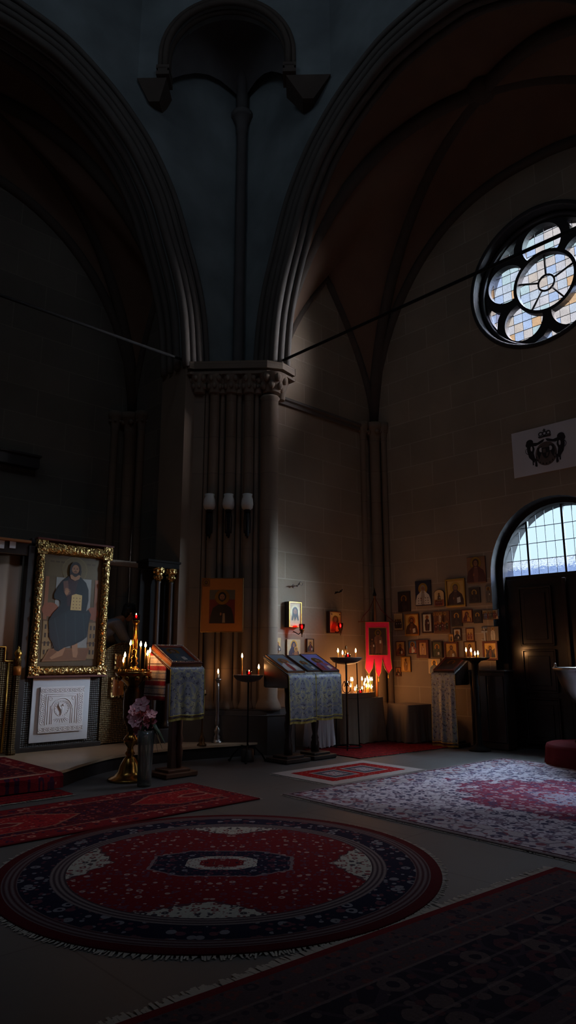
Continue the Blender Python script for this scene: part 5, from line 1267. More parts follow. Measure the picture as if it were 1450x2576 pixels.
def st_topdark(p, w, h):
    p.bust(-.05 * w, -h * .45, h * .9, robe=lin(44, 62, 78), inner=lin(60, 74, 84), halo=lin(112, 110, 90), skin=lin(104, 84, 70), book=lin(150, 150, 146))
oI = top_icon('dark icon in a beaded wooden frame lying on the left lectern', cL, 0, aL, zf_, zb_, .46, lL * .98, .045, st_topdark, ('redwood', .05, .018), 'honeywood', lin(40, 54, 66))
bd = MB()
for k in range(19):
    for sz in (-1, 1): bd.ball((-.21 + .42 * k / 18, -.066, sz * (lL * .49 - .025)), .008, 8, 5)
for k in range(17):
    for sx in (-1, 1): bd.ball((sx * .205, -.066, -lL * .42 + lL * .84 * k / 16), .008, 8, 5)
bd.build('bead_trim', M['silver'], oI)

# twin lecterns
for cx_, lab, sd_ in ((6.85, 'left', 5), (7.38, 'right', 8)):
    c = Vector((cx_, 7.2, 0)); d2, zf2, zb2 = .50, 1.165, 1.415
    tt, a2, l2 = lectern('%s one of the two dark lecterns standing side by side before the pier' % lab, c, 0, .50, d2, zf2, zb2, 'darkwood', turned=True)
    cloth('silver blue brocade cloth on the %s one of the twin lecterns' % lab, c, 0, .52, d2, zf2, zb2, .56 if lab == 'left' else .58, 'brocade', seed=sd_)
cT = Vector((6.85, 7.2, 0)); cU = Vector((7.38, 7.2, 0))
top_icon('icon of a bearded bishop with red and white vestment, left on the twin lecterns', cT, 0, a2, zf2, zb2, .34, l2 * .92, .03, st_bust(robe=lin(176, 172, 170), inner=lin(140, 44, 46), hair=lin(58, 42, 36), halo=lin(112, 116, 118)), ('darkwood', .012, .006), 'honeywood', lin(84, 92, 104), dx=-.07, up=.0)
top_icon('icon of a blue robed saint, middle one of the three on the twin lecterns', cT + Vector((.29, 0, 0)), 0, a2, zf2, zb2, .26, l2 * .86, .028, st_bust(robe=lin(52, 74, 96), inner=lin(120, 124, 120), halo=lin(130, 132, 116)), ('darkwood', .010, .006), 'brownwood', lin(96, 108, 112), dx=0.0, up=.0)
top_icon('icon with a purple blue ground and red robed saint, right on the twin lecterns', cU + Vector((.10, 0, 0)), 0, a2, zf2, zb2, .36, l2 * .96, .03, st_bust(robe=lin(128, 50, 62), inner=lin(84, 84, 130), halo=lin(170, 176, 190)), ('darkwood', .012, .006), 'brownwood', lin(92, 88, 140), dx=0.0, up=.01)

# right lectern (faces left)
cR = Vector((9.95, 6.56, 0)); dR, zfR, zbR = .40, 1.14, 1.36
tR, aR, lR = lectern('dark lectern before the door wall with a cloth reaching the floor', cR, R(-90), .44, dR, zfR, zbR, 'darkwood', base=(.40, .36))
cloth('long grey brocade cloth hanging to the floor from the right lectern', cR, R(-90), .46, dR, zfR, zbR, .05, 'brocade_dull', 'goldtrim', seed=12)
top_icon('dark framed icon lying on the right lectern', cR, R(-90), aR, zfR, zbR, .40, lR * .96, .04, st_dark, ('redwood', .035, .014), 'darkwood', lin(48, 40, 40))

# ================================================================== vase and flowers
vc = Vector((4.41, 6.97, 0))
vz = MB().lathe([(.074, 0), (.078, .01), (.080, .2), (.088, .45), (.098, .60), (.094, .60), (.084, .45), (.076, .2), (.072, .03), (.0001, .03)], 28)
tag(vz.build('vase', M['clearglass'], None, vc), 'tall clear glass vase on the floor holding the pink flowers', 'vase')
def bloom(mb, c, r, face, seed):
    rr = random.Random(seed); q = Vector(face).to_track_quat('Z', 'Y').to_matrix().to_4x4(); T = Matrix.Translation(c) @ q
    for k in range(6):
        a = 2 * PI * k / 6 + rr.random() * .4; l = r * (.85 + .3 * rr.random()); vs = []; wd = r * .42; lift = .25 + .35 * rr.random()
        for i in range(6):
            f = i / 5; ww = wd * math.sin(PI * (.12 + .82 * f)); zz = lift * l * f * f * (1.2 - f)
            for s_ in (-1, 0, 1): vs.append((f * l, s_ * ww, zz + (.12 * r * abs(s_)) + (.05 * r * math.sin(7 * f + s_))))
        mb.add(vs, [(i * 3 + j, i * 3 + j + 1, (i + 1) * 3 + j + 1, (i + 1) * 3 + j) for i in range(5) for j in range(2)], True, 0, T=T @ Matrix.Rotation(a, 4, 'Z'))
    mb.ball((0, 0, r * .12), r * .14, 8, 6, 1, T=T)
SP = [('tallest pink flower spray, left side of the glass vase', [(356, 1772, .085), (366, 1790, .07), (339, 1788, .075), (351, 1800, .065)], 0),
      ('short pink flower spray drooping over the left rim of the glass vase', [(341, 1815, .08), (351, 1833, .075), (334, 1802, .06), (362, 1845, .06)], 1),
      ('pink flower spray leaning right in the glass vase', [(382, 1798, .06), (376, 1817, .08), (371, 1834, .075), (363, 1812, .06)], 2)]
for lab, bl, si in SP:
    t = thing('flower_spray', lab, 'flowers', vc, 0, 'pink flowers in the glass vase')
    P0 = atD(bl[0][0], bl[0][1], 8.12) - vc
    stt = MB().tube(spline([(.02 * (si - 1), .01 * si, .04), (.03 * (si - 1), 0, .35), (P0.x * .6, P0.y * .6, .62), tuple(P0)], 5), .006, 6); stt.build('stem', M['stem'], t)
    for k, (px, py, r_) in enumerate(bl):
        P = atD(px, py, 8.08 + .04 * k) - vc; m = MB(); bloom(m, P, r_ * 1.12, (-.7 + rnd.uniform(-.5, .5), -.7 + rnd.uniform(-.5, .5), .5), 10 * si + k); m.build('bloom', [M['petal'] if k != 1 else M['petaldark'], M['petaldark']], t)
        if k: MB().tube([tuple(P0 * .8), tuple(P)], .004, 5).build('twig', M['stem'], t)
lt_ = thing('leaf_spray', 'dark glossy palm leaves arching over the right rim of the glass vase', 'leaves', vc)
for k, (px, py, w_) in enumerate(((415, 1872, .035), (408, 1885, .035), (398, 1896, .03), (400, 1850, .04), (412, 1862, .03), (380, 1890, .03), (352, 1858, .035), (392, 1842, .035), (404, 1875, .03))):
    P = atD(px, py, 8.1 + .05 * (k % 3 - 1)) - vc; base = Vector((.02, .01, .56)); mid = (base + P) / 2 + Vector((0, 0, .10)); vs = []
    cv = spline([tuple(base), tuple(mid), tuple(P)], 6); sd = (P - base).cross(UP).normalized()
    for i, q in enumerate(cv):
        f = i / (len(cv) - 1); ww = w_ * math.sin(PI * (.08 + .9 * f))
        for s_ in (-1, 0, 1): vs.append(tuple(q + sd * (s_ * ww) + UP * (.01 * abs(s_))))
    MB().add(vs, [(i * 3 + j, i * 3 + j + 1, (i + 1) * 3 + j + 1, (i + 1) * 3 + j) for i in range(len(cv) - 1) for j in range(2)], True).build('leaf', M['leaf'], lt_)

# ================================================================== icon screen
YI = 9.30
isc = thing('icon_screen', 'dark wooden icon screen frame with cornice and columns closing off the altar', 'icon screen', (5.0, YI, PZ))
def I(mb, nm, mat, bev=.006, parent=None):
    mb.v = [(a - 5.0, b - YI, c - PZ) for a, b, c in mb.v]; return mb.build(nm, M[mat], parent or isc, bev=bev)
I(MB().box((4.50, YI + .04, .66), (1.16, .08, .96)), 'base_panel', 'lattice_grey')
mb = MB(); mb.box((4.5, YI + .0, .21), (1.2, .12, .06)); I(mb, 'skirting', 'blackwood')
I(MB().box((3.885, YI + .0, 1.55), (.09, .14, 2.74)), 'pilaster', 'blackwood')
I(MB().box((2.6, YI + .0, 2.865), (2.5, .10, .17)), 'frieze', 'darkwood')
I(MB().box((2.6, YI - .02, 2.965), (2.5, .2, .035)), 'cornice', 'honeywood')
for px in (3, 32): P = atY(px, 1369, YI - .06); I(MB().box((P.x, YI - .057, P.z), (.085, .016, .11)), 'frieze_tile', 'greypaper', .002)
I(MB().box((4.52, YI + .09, 2.1), (1.2, .08, 1.9)), 'backing_panel', 'blackwood')
I(MB().box((5.62, YI + .04, 2.82), (1.12, .05, .09)), 'lintel', 'greycloth')
I(MB().box((5.80, YI - .22, 1.45), (.58, .06, 2.55)), 'side_panel', 'mattblack')
mb = MB(); mb.box((5.81, YI - .28, 2.79), (.56, .30, .08)); mb.box((5.81, YI - .28, 2.845), (.60, .34, .035)); I(mb, 'side_cornice', 'mattblack')
mb = MB(); mb.box((5.80, YI - .30, .28), (.58, .28, .2)); I(mb, 'pedestal', 'blackwood')
YK = YI - .35
for x_ in (5.76, 5.99):
    cl_ = I(MB().lathe([(.07, .38), (.07, .42), (.05, .46), (.045, .5), (.04, 2.52), (.05, 2.54)], 14, (x_, YK, 0)), 'column', 'darkwood', 0)
    m = MB().lathe([(.045, 2.54), (.055, 2.62), (.085, 2.71), (.10, 2.73), (.10, 2.75)], 14, (x_, YK, 0))
    for k in range(8):
        a = 2 * PI * k / 8; m.ball((x_ + .07 * math.cos(a), YK + .07 * math.sin(a), 2.70), .026, 8, 6, sc=(1, 1, 1.5)); m.ball((x_ + .055 * math.cos(a + .4), YK + .055 * math.sin(a + .4), 2.61), .022, 8, 6, sc=(1, 1, 1.5))
    m.v = [(a - 5.0, b - YI, c - PZ) for a, b, c in m.v]; m.build('capital', M['gilt'], cl_)
# veil and royal doors
vs = []; n = 60
for j in range(2):
    for i in range(n + 1):
        x = 1.6 + 2.22 * i / n; vs.append((x, YI + .078 + .012 * math.sin(i * .9), 2.85 if j == 0 else 1.0))
o = MB().add(vs, [(i, n + 1 + i, n + 2 + i, i + 1) for i in range(n)], True).build('altar_veil', M['veil']); o.modifiers.new('thickness', 'SOLIDIFY').thickness = .006
tag(o, 'plain brown grey veil hanging behind the gilded doors at far left', 'curtain')
rd_ = thing('royal_door', 'gilded lattice door with stepped top at the far left edge', 'door', (3.2, YI - .12, PZ))
def RDp(mb, nm, mat, bev=.004): mb.v = [(a - 3.2, b - YI + .12, c - PZ) for a, b, c in mb.v]; return mb.build(nm, M[mat], rd_, bev=bev)
top = [(2.55, .22), (3.72, .22), (3.72, 1.36), (3.60, 1.36), (3.60, 1.54), (3.42, 1.54), (3.30, 1.66), (3.1, 1.74), (2.55, 1.76)]
RDp(MB().plate(top, [], lambda u, v, q: (u, YI - .14 + q, v), .05), 'leaf_panel', 'lattice')
m = MB(); m.tube([(a, YI - .145, b) for a, b in top[2:]], .018, 6); m.tube([(3.66, YI - .145, .22), (3.66, YI - .145, 1.34)], .016, 6); RDp(m, 'gilt_edge', 'giltplain', 0)
gp = thing('gilt_post', 'slim gilded post with round finial between the gilded door and the big icon', 'post', (3.775, YI - .15, PZ))
MB().lathe([(.06, 0), (.06, .05), (.045, .07), (.042, 1.0), (.05, 1.02)], 14).build('shaft', M['lattice'], gp)
MB().lathe([(.052, 1.0), (.052, 1.11)], 14).build('orange_band', M['ochregold'], gp)
MB().lathe([(.045, 1.11), (.045, 1.20), (.05, 1.21)], 14).build('collar', M['giltdark'], gp)
MB().lathe([(.05, 1.21), (.03, 1.225), (.045, 1.25), (.05, 1.28), (.035, 1.315), (.012, 1.335), (.016, 1.355), (.0001, 1.38)], 14).build('finial', M['giltplain'], gp)
# arched low door right of the big icon
dd = thing('altar_side_door', 'low round topped gilt lattice door right of the big icon', 'door', (5.47, YI, PZ))
pts = [(-.385, .02), (.385, .02), (.385, 1.24)] + [(.385 * math.cos(PI * k / 16), 1.24 + .2 * math.sin(PI * k / 16)) for k in range(1, 16)] + [(-.385, 1.24)]
MB().plate(pts, [], lambda u, v, q: (u, q - .02, v), .05).build('leaf_panel', M['lattice'], dd)
MB().tube([(a, -.025, b) for a, b in pts[2:]], .010, 6).build('gilt_edge', M['giltdark'], dd)
def small_gilt(box, label, bm='gilt'):
    a, b = atY(box[0], box[1], YI - .03), atY(box[2], box[3], YI - .03); w, h = b.x - a.x, a.z - b.z
    return board('icon', label, 'icon', ((a.x + b.x) / 2, YI - .021, (a.z + b.z) / 2), 0, w, h, .02, st_stand(robe=lin(150, 92, 44), inner=lin(120, 70, 36), halo=GOLD), ('gilt', .03, .012), 'two gilt icons on the low arched door', bm, False, lin(176, 110, 52))
small_gilt((288, 1645, 310, 1683), 'small square gilt icon lit orange, upper one on the low arched door')
small_gilt((279, 1703, 312, 1754), 'small gilt framed icon, lower one on the low arched door')

# big icon
BW, BH = 1.14, 1.86; bc_ = Vector((4.52, YI - .0, 2.09))
bi = board('icon', 'very large gilt framed icon of a seated robed saint holding a book', 'icon', bc_, 0, BW, BH, .05, None, None, None, 'brownwood')
def bar(nm, cx, cz, w, h, vert, parent, mat='gilt', dp=.075):
    m = MB(); n = 10; L_ = h if vert else w; W_ = w if vert else h; vs = []; K = max(2, int(L_ / .06))
    for i in range(K + 1):
        s_ = -L_ / 2 + L_ * i / K
        for k in range(n + 1):
            a = PI * k / n; u = -W_ / 2 * math.cos(a); y = -.05 - dp * math.sin(a) ** .8
            vs.append((cx + u, y, cz + s_) if vert else (cx + s_, y, cz - u))
    m.add(vs, [(i * (n + 1) + k, i * (n + 1) + k + 1, (i + 1) * (n + 1) + k + 1, (i + 1) * (n + 1) + k) if not vert else (i * (n + 1) + k, (i + 1) * (n + 1) + k, (i + 1) * (n + 1) + k + 1, i * (n + 1) + k + 1) for i in range(K) for k in range(n)], True)
    q = max(2, int(round(L_ / .24)))
    for i in range(q + 1):
        s_ = -L_ / 2 + L_ * i / q; pts = []
        for k in range(n + 1):
            a = PI * k / n; u = -W_ / 2 * math.cos(a); y = -.052 - dp * math.sin(a) ** .8
            pts.append((cx + u, y, cz + s_) if vert else (cx + s_, y, cz - u))
        m.tube(pts, .006, 5)
    for i in range(q):
        s_ = -L_ / 2 + L_ * (i + .5) / q; y = -.05 - dp * .93
        c0 = (cx, y, cz + s_) if vert else (cx + s_, y, cz); r_ = min(W_ * .28, L_ / q * .36)
        m.tube([(c0[0] + r_ * math.cos(2 * PI * k / 14), y, c0[2] + r_ * math.sin(2 * PI * k / 14)) for k in range(14)], .009, 5, closed=True); m.ball(c0, r_ * .4, 8, 6, sc=(1, .6, 1))
        for e in range(4):
            a = PI / 4 + e * PI / 2; m.ball((c0[0] + r_ * 1.35 * math.cos(a), y + .012, c0[2] + r_ * 1.35 * math.sin(a)), r_ * .3, 8, 5, sc=(1, .6, 1))
    m.build(nm, M[mat], parent)
bar('frame_bar', -BW / 2 + .065, -.03, .13, BH - .33, True, bi); bar('frame_bar', BW / 2 - .065, -.03, .13, BH - .33, True, bi)
bar('frame_bar', 0, BH / 2 - .10, BW - .26, .18, False, bi); bar('frame_bar', 0, -BH / 2 + .065, BW - .26, .13, False, bi)
for sx in (-1, 1):
    for cz, hh in ((BH / 2 - .10, .2), (-BH / 2 + .065, .13)):
        m = MB().box((sx * (BW / 2 - .065), -.085, cz), (.15, .08, hh)); m.tube([(sx * (BW / 2 - .065) + .035 * math.cos(2 * PI * k / 12), -.128, cz + .035 * math.sin(2 * PI * k / 12)) for k in range(12)], .010, 5, closed=True); m.ball((sx * (BW / 2 - .065), -.126, cz), .018, 8, 6)
        m.build('corner_block', M['gilt'], bi, bev=.008)
MB().box((0, -.07, BH / 2 + .01), (BW + .04, .12, .03)).build('moulding', M['redwood'], bi, bev=.006); MB().box((0, -.07, -BH / 2 - .01), (BW + .04, .10, .03)).build('moulding', M['redwood'], bi, bev=.006)
IW, IH = BW - .26, BH - .33; pz0 = -.03
def big(p):
    U = lambda u: (u - .5) * IW
    V = lambda v: pz0 + (.5 - v) * IH
    P_ = lambda pts, c, m=0: p.p([(U(a), V(b)) for a, b in pts], c, m)
    P_([(0, 1), (1, 1), (1, 0), (0, 0)], lin(92, 72, 46))
    P_([(.03, .985), (.97, .985), (.97, .02), (.03, .02)], lin(100, 80, 52))
    P_([(.08, .03), (.92, .03), (.92, .19), (.08, .19)], lin(106, 86, 56))
    for k in range(9): P_([(.1 + .09 * k, .05), (.17 + .09 * k, .05), (.17 + .09 * k, .065), (.1 + .09 * k, .065)], lin(84, 64, 40))
    p.p(ell(U(.525), V(.125), .22 * IW, .22 * IW, 30), lin(122, 100, 62)); p.p(ell(U(.525), V(.125), .205 * IW, .205 * IW, 30), lin(108, 88, 54))
    for s_ in (0, 1): P_([(.04 + .86 * s_, .20), (.10 + .86 * s_, .20), (.10 + .86 * s_, .6), (.04 + .86 * s_, .6)], lin(150, 92, 60))
    P_([(.22, .20), (.83, .20), (.83, .84), (.22, .84)], lin(156, 150, 143))
    p.p(ell(U(.15), V(.50), .14 * IW, .065 * IH), lin(150, 84, 56)); p.p(ell(U(.88), V(.52), .11 * IW, .06 * IH), lin(150, 84, 56))
    for x0, x1 in ((.05, .20), (.82, .95)):
        P_([(x0, .6), (x1, .6), (x1, .94), (x0, .94)], lin(156, 122, 78)); P_([(x0 - .01, .59), (x1 + .01, .59), (x1 + .01, .605), (x0 - .01, .605)], lin(110, 80, 50)); P_([(x0 - .01, .79), (x1 + .01, .79), (x1 + .01, .805), (x0 - .01, .805)], lin(110, 80, 50))
        for r_ in range(4):
            for q in range(2): a = x0 + .03 + q * .06; b = .635 + .075 * r_; P_([(a, b), (a + .028, b), (a + .028, b + .04), (a, b + .04)], lin(60, 44, 34))
    P_([(.17, .85), (.86, .84), (.80, .955), (.06, .965)], lin(140, 92, 58)); P_([(.19, .86), (.84, .85), (.79, .945), (.10, .952)], lin(128, 80, 50))
    P_([(.33, .80), (.45, .83), (.40, .91), (.22, .945), (.19, .93), (.30, .88)], lin(176, 122, 86)); P_([(.54, .80), (.64, .79), (.66, .89), (.64, .93), (.58, .925), (.56, .87)], lin(176, 122, 86))
    rb = lin(22, 26, 33)
    P_([(.42, .185), (.33, .225), (.25, .29), (.19, .36), (.20, .40), (.30, .415), (.31, .46), (.20, .53), (.13, .60), (.15, .70), (.16, .75), (.22, .80), (.26, .86), (.32, .875), (.42, .84), (.58, .815), (.72, .775), (.80, .74), (.82, .62), (.85, .53), (.80, .485), (.76, .50), (.79, .40), (.78, .30), (.73, .235), (.63, .185)], rb)
    P_([(.15, .60), (.45, .50), (.80, .52), (.81, .62), (.79, .73), (.60, .79), (.33, .86), (.18, .74)], lin(28, 36, 43))
    for a, b in (((.22, .58), (.34, .85)), ((.40, .53), (.44, .82)), ((.56, .52), (.60, .79)), ((.70, .53), (.76, .75))): P_([(a[0], a[1]), (a[0] + .016, a[1]), (b[0] + .016, b[1]), (b[0], b[1])], lin(42, 52, 58))
    P_([(.42, .19), (.60, .19), (.56, .30), (.50, .46), (.42, .46), (.40, .30)], lin(58, 30, 34))
    P_([(.33, .235), (.41, .225), (.43, .30), (.46, .31), (.47, .345), (.40, .375), (.35, .33)], lin(108, 70, 60)); p.hand(U(.40), V(.335), .055 * IW, lin(176, 122, 86))
    P_([(.49, .36), (.56, .345), (.67, .355), (.67, .497), (.48, .497)], lin(212, 174, 110))
    for r_ in range(4):
        for q in range(3): p.p(ell(U(.525 + q * .055), V(.385 + r_ * .03), .008 * IW, .008 * IW, 8), lin(96, 40, 30))
    P_([(.43, .165), (.62, .165), (.60, .205), (.525, .225), (.45, .205)], lin(168, 118, 84))
    p.head(U(.525), V(.118), .098 * IW, hair=lin(40, 26, 24), skin=lin(164, 112, 80), halo=None)
    for e in (-1, 1): P_([(.525 + e * .07, .10), (.525 + e * .105, .13), (.525 + e * .095, .175), (.525 + e * .06, .165)], lin(40, 26, 24))
pb = Pic(-.0504); big(pb); pb.build(bi)
# white carved panel under it
rp = thing('relief_panel', 'white panel with a carved square of scrolls and a bird under an arch', 'panel', (4.477, YI - .02, .71))
PW, PH = .84, .845
MB().box((0, .0, 0), (PW, .022, PH)).build('board', M['whitepaint'], rp, bev=.003)
rl = MB(); rx = .32; rl.box((0, -.027, 0), (2 * rx, .032, .60))
def ring(cx, cz, r_, t_, n=16, a0=0, a1=2 * PI): rl.tube([(cx + r_ * math.cos(a0 + (a1 - a0) * k / n), -.043, cz + r_ * math.sin(a0 + (a1 - a0) * k / n)) for k in range(n + (0 if a1 - a0 > 6.2 else 1))], t_, 6, closed=a1 - a0 > 6.2)
for k in range(9):
    for zc in (.255, -.255): x_ = -.285 + .57 * k / 8; ring(x_, zc, .028, .006, 12); rl.ball((x_, -.043, zc), .010, 8, 5); rl.ball((x_ + .035, -.043, zc + .02), .009, 6, 4); rl.ball((x_ + .035, -.043, zc - .02), .009, 6, 4)
for k in range(5):
    for xc in (-.275, .275): z_ = -.16 + .32 * k / 4; ring(xc, z_, .028, .006, 12); rl.ball((xc, -.043, z_), .010, 8, 5); rl.ball((xc + .022, -.043, z_ + .04), .009, 6, 4); rl.ball((xc - .022, -.043, z_ + .04), .009, 6, 4)
for a, b in (((-.23, .205), (.23, .205)), ((-.20, .18), (.20, .18)), ((-.23, .205), (-.23, -.20)), ((.23, .205), (.23, -.20)), ((-.20, .18), (-.20, -.19)), ((.20, .18), (.20, -.19)), ((-.16, .05), (-.16, -.19)), ((.16, .05), (.16, -.19)), ((-.135, .05), (-.135, -.19)), ((.135, .05), (.135, -.19))): rl.tube([(a[0], -.043, a[1]), (b[0], -.043, b[1])], .008, 6)
ring(0, .0, .15, .010, 18, 0, PI); ring(0, .0, .125, .007, 18, 0, PI); ring(0, .01, .105, .006, 24)
for e in (-1, 1): ring(e * .165, .145, .022, .007, 12)
for k in range(18): a = 2 * PI * k / 18; rl.ball((.092 * math.cos(a), -.043, .01 + .092 * math.sin(a)), .008, 6, 4)
rl.ball((0, -.048, 0), .04, 12, 8, sc=(.7, .4, 1.3)); rl.ball((.015, -.05, .055), .018, 10, 6); rl.tube([(.03, -.05, .055), (.05, -.05, .05)], [.006, .002], 6); rl.tube([(-.02, -.05, 0), (-.05, -.05, .05), (-.045, -.05, .08)], [.016, .013, .004], 6); rl.tube([(.0, -.05, -.04), (-.02, -.05, -.085)], [.018, .006], 6)
for k in range(8): a = -PI * .1 - k * PI * .8 / 7; rl.tube([(.05 * math.cos(a), -.043, -.10 + .02 * math.sin(a)), (.12 * math.cos(a), -.043, -.12 + .06 * math.sin(a))], [.010, .004], 6)
rl.build('carved_square', M['plastercast'], rp, bev=.002)

# ================================================================== person behind the low door
def person():
    P = [(-.50, 0, 1.02), (-.47, 0, 1.18), (-.36, 0, 1.36), (-.18, 0, 1.50), (-.04, 0, 1.56), (.06, 0, 1.60),                    # spine 0..5
         (-.16, -.17, 1.47), (-.05, -.24, 1.22), (.14, -.20, 1.05), (.24, -.16, 1.03),                                            # near arm 6..9
         (-.16, .17, 1.47), (-.05, .24, 1.22), (.14, .20, 1.05), (.24, .16, 1.03),                                                # far arm
         (-.50, -.10, .94), (-.44, -.11, .52), (-.50, -.11, .10), (-.40, -.12, .04),
         (-.50, .10, .94), (-.46, .11, .52), (-.54, .11, .10), (-.44, .12, .04)]
    Ed = [(0, 1), (1, 2), (2, 3), (3, 4), (4, 5), (3, 6), (6, 7), (7, 8), (8, 9), (3, 10), (10, 11), (11, 12), (12, 13), (0, 14), (14, 15), (15, 16), (16, 17), (0, 18), (18, 19), (19, 20), (20, 21)]
    rad = [(.16, .13), (.155, .125), (.17, .13), (.17, .12), (.075, .07), (.055, .055), (.075, .075), (.055, .055), (.042, .042), (.034, .034), (.075, .075), (.055, .055), (.042, .042), (.034, .034), (.10, .10), (.07, .07), (.05, .05), (.045, .04), (.10, .10), (.07, .07), (.05, .05), (.045, .04)]
    def skin(nm, P, Ed, rad, mat, parent=None, lv=2):
        me = bpy.data.meshes.new(nm); me.from_pydata(P, Ed, []); me.materials.append(M[mat]); o = bpy.data.objects.new(nm, me); C.objects.link(o)
        o.modifiers.new('skin', 'SKIN')
        if not me.skin_vertices: me.attributes.new('skin_vertices', 'FLOAT', 'POINT') if False else None
        bpy.context.view_layer.objects.active = o
        if not me.skin_vertices: bpy.ops.object.mode_set(mode='EDIT'); bpy.ops.mesh.customdata_skin_add(); bpy.ops.object.mode_set(mode='OBJECT')
        for i, r_ in enumerate(rad): me.skin_vertices[0].data[i].radius = r_ if isinstance(r_, tuple) else (r_, r_)
        me.skin_vertices[0].data[0].use_root = True
        s_ = o.modifiers.new('sub', 'SUBSURF'); s_.levels = lv; s_.render_levels = lv
        if parent: o.parent = parent
        return o
    b = skin('person', P, Ed, rad, 'skin')
    b.location = (5.80, 10.05, .45)
    tag(b, 'person with dark hair in a blue grey garment bending forward behind the low arched door', 'person')
    # head grown on the neck
    h = MB(); h.ball((.10, 0, 1.72 - .45 + .10 - .02), .1, 4, 4) if False else None
    hd = MB(); T = Matrix.Translation((.13, 0, 1.665)) @ Matrix.Rotation(R(28), 4, 'Y')
    hd.ball((0, 0, .02), .098, 20, 14, sc=(1.05, .84, 1.18), T=T); hd.ball((.035, 0, -.045), .068, 16, 10, sc=(.95, .82, 1.05), T=T)
    hd.ball((.112, 0, -.01), .018, 8, 6, sc=(1.1, .7, 1.3), T=T); hd.ball((.098, 0, -.06), .016, 8, 6, sc=(.5, 1.3, .45), T=T)
    for e in (-1, 1): hd.ball((-.005, e * .085, -.005), .024, 8, 6, sc=(.8, .35, 1.2), T=T); hd.ball((.09, e * .034, .012), .012, 8, 6, sc=(.5, 1.2, .6), T=T)
    hd.build('head', M['skin'], b)
    hr = MB(); hr.ball((-.02, 0, .045), .108, 20, 12, sc=(1.06, .90, 1.12), T=T); hr.ball((-.05, 0, -.02), .085, 14, 10, sc=(.8, .95, 1.1), T=T)
    for k in range(14): a = rnd.random() * 6.28; e = rnd.random() * 1.2 + .2; hr.ball((-.03 + .10 * math.cos(a) * math.cos(e), .09 * math.sin(a) * math.cos(e), .05 + .105 * math.sin(e)), .03, 8, 6, T=T)
    hr.build('hair', M['hair'], b)
    # clothes
    Pg = [P[i] for i in (0, 1, 2, 3)] + [P[4]] + [P[i] for i in (6, 7, 8, 10, 11, 12)]
    ro = skin('robe', [(-.52, 0, .30), (-.51, 0, .70)] + Pg, [(0, 1), (1, 2), (2, 3), (3, 4), (4, 5), (5, 6), (5, 7), (7, 8), (8, 9), (5, 10), (10, 11), (11, 12)], [(.24, .2), (.22, .18), (.19, .16), (.185, .155), (.20, .16), (.195, .15), (.075, .075), (.105, .10), (.08, .08), (.065, .065), (.105, .10), (.08, .08), (.065, .065)], 'robe', b)
    for e in (-1, 1):
        hm = MB(); w_ = Vector((.25, e * .16, 1.03))
        hm.ball(w_ + Vector((.03, 0, 0)), .04, 10, 8, sc=(1.15, .9, .5))
        for k, (dy, l) in enumerate(((-.028, .062), (-.010, .075), (.010, .07), (.027, .055))): hm.tube([w_ + Vector((.06, dy, 0)), w_ + Vector((.06 + l * .55, dy, .004)), w_ + Vector((.06 + l, dy, -.018))], [.010, .009, .007], 7)
        hm.tube([w_ + Vector((.02, -e * .035, 0)), w_ + Vector((.05, -e * .06, -.005)), w_ + Vector((.075, -e * .062, -.012))], [.012, .010, .008], 7)
        hm.build('hand', M['skin'], b)
person()

# ================================================================== poster with coat of arms
po = thing('poster', 'pale poster with a dark coat of arms hung above the lit half round window', 'poster', (XD, 4.785, 4.695), R(-90))
MB().box((0, -.012, 0), (1.15, .024, .77)).build('sheet', M['greypaper'], po)
em = Pic(-.0245)
E_ = lambda pts, m=0: em.p([(a * .33, b * .32) for a, b in pts], (1, 1, .999, 1), m)
ring_ = lambda cx, cz, r0, r1, a0, a1, n=14: [(cx + r1 * math.cos(a0 + (a1 - a0) * k / n), cz + r1 * math.sin(a0 + (a1 - a0) * k / n)) for k in range(n + 1)] + [(cx + r0 * math.cos(a1 - (a1 - a0) * k / n), cz + r0 * math.sin(a1 - (a1 - a0) * k / n)) for k in range(n + 1)]
E_(ell(0, -.25, .55, .62, 30), 1); E_(ell(0, -.3, .48, .5, 30), 1)
for e in (-1, 1):
    E_([(e * .02, .52), (e * .16, .50), (e * .40, .40), (e * .62, .44), (e * .74, .56), (e * .74, .30), (e * .5, .24), (e * .28, .30), (e * .10, .38)])
    E_(ell(e * .80, .48, .19, .17)); E_(ell(e * .88, .38, .14, .14))
    E_([(e * .62, .36), (e * .95, .36), (e * .96, .05), (e * .88, -.3), (e * .72, -.5), (e * .62, -.62), (e * .56, -.45), (e * .62, -.1), (e * .56, .1)])
    E_([(e * .50, -.4), (e * .58, -.4), (e * .60, -.80), (e * .50, -.86), (e * .47, -.78)]); E_([(e * .66, -.5), (e * .72, -.5), (e * .72, -.74), (e * .65, -.72)])
    E_(ring_(e * .86, .06, .16, .19, -1.4 if e > 0 else 1.7, 1.4 if e > 0 else 4.5))
    E_([(e * .18, .16), (e * .42, .12), (e * .46, -.2), (e * .36, -.5), (e * .28, -.3), (e * .20, -.1)]); em.p(ell(e * .24 * .33, -.02 * .32, .09 * .33, .12 * .32), (1, 1, .999, 1), 2)
    em.p(ell(e * .72 * .33, .14 * .32, .05 * .33, .13 * .32), (1, 1, .999, 1), 2)
    E_(ring_(e * .20, .80, .07, .12, 0, 2 * PI)); 
E_([(-.30, .60), (.30, .60), (.34, .70), (.2, .66), (0, .70), (-.2, .66), (-.34, .70)]); E_(ring_(0, .80, .07, .12, 0, 2 * PI)); E_([(-.03, .88), (.03, .88), (.03, 1.04), (-.03, 1.04)]); E_([(-.08, .95), (.08, .95), (.08, .985), (-.08, .985)])
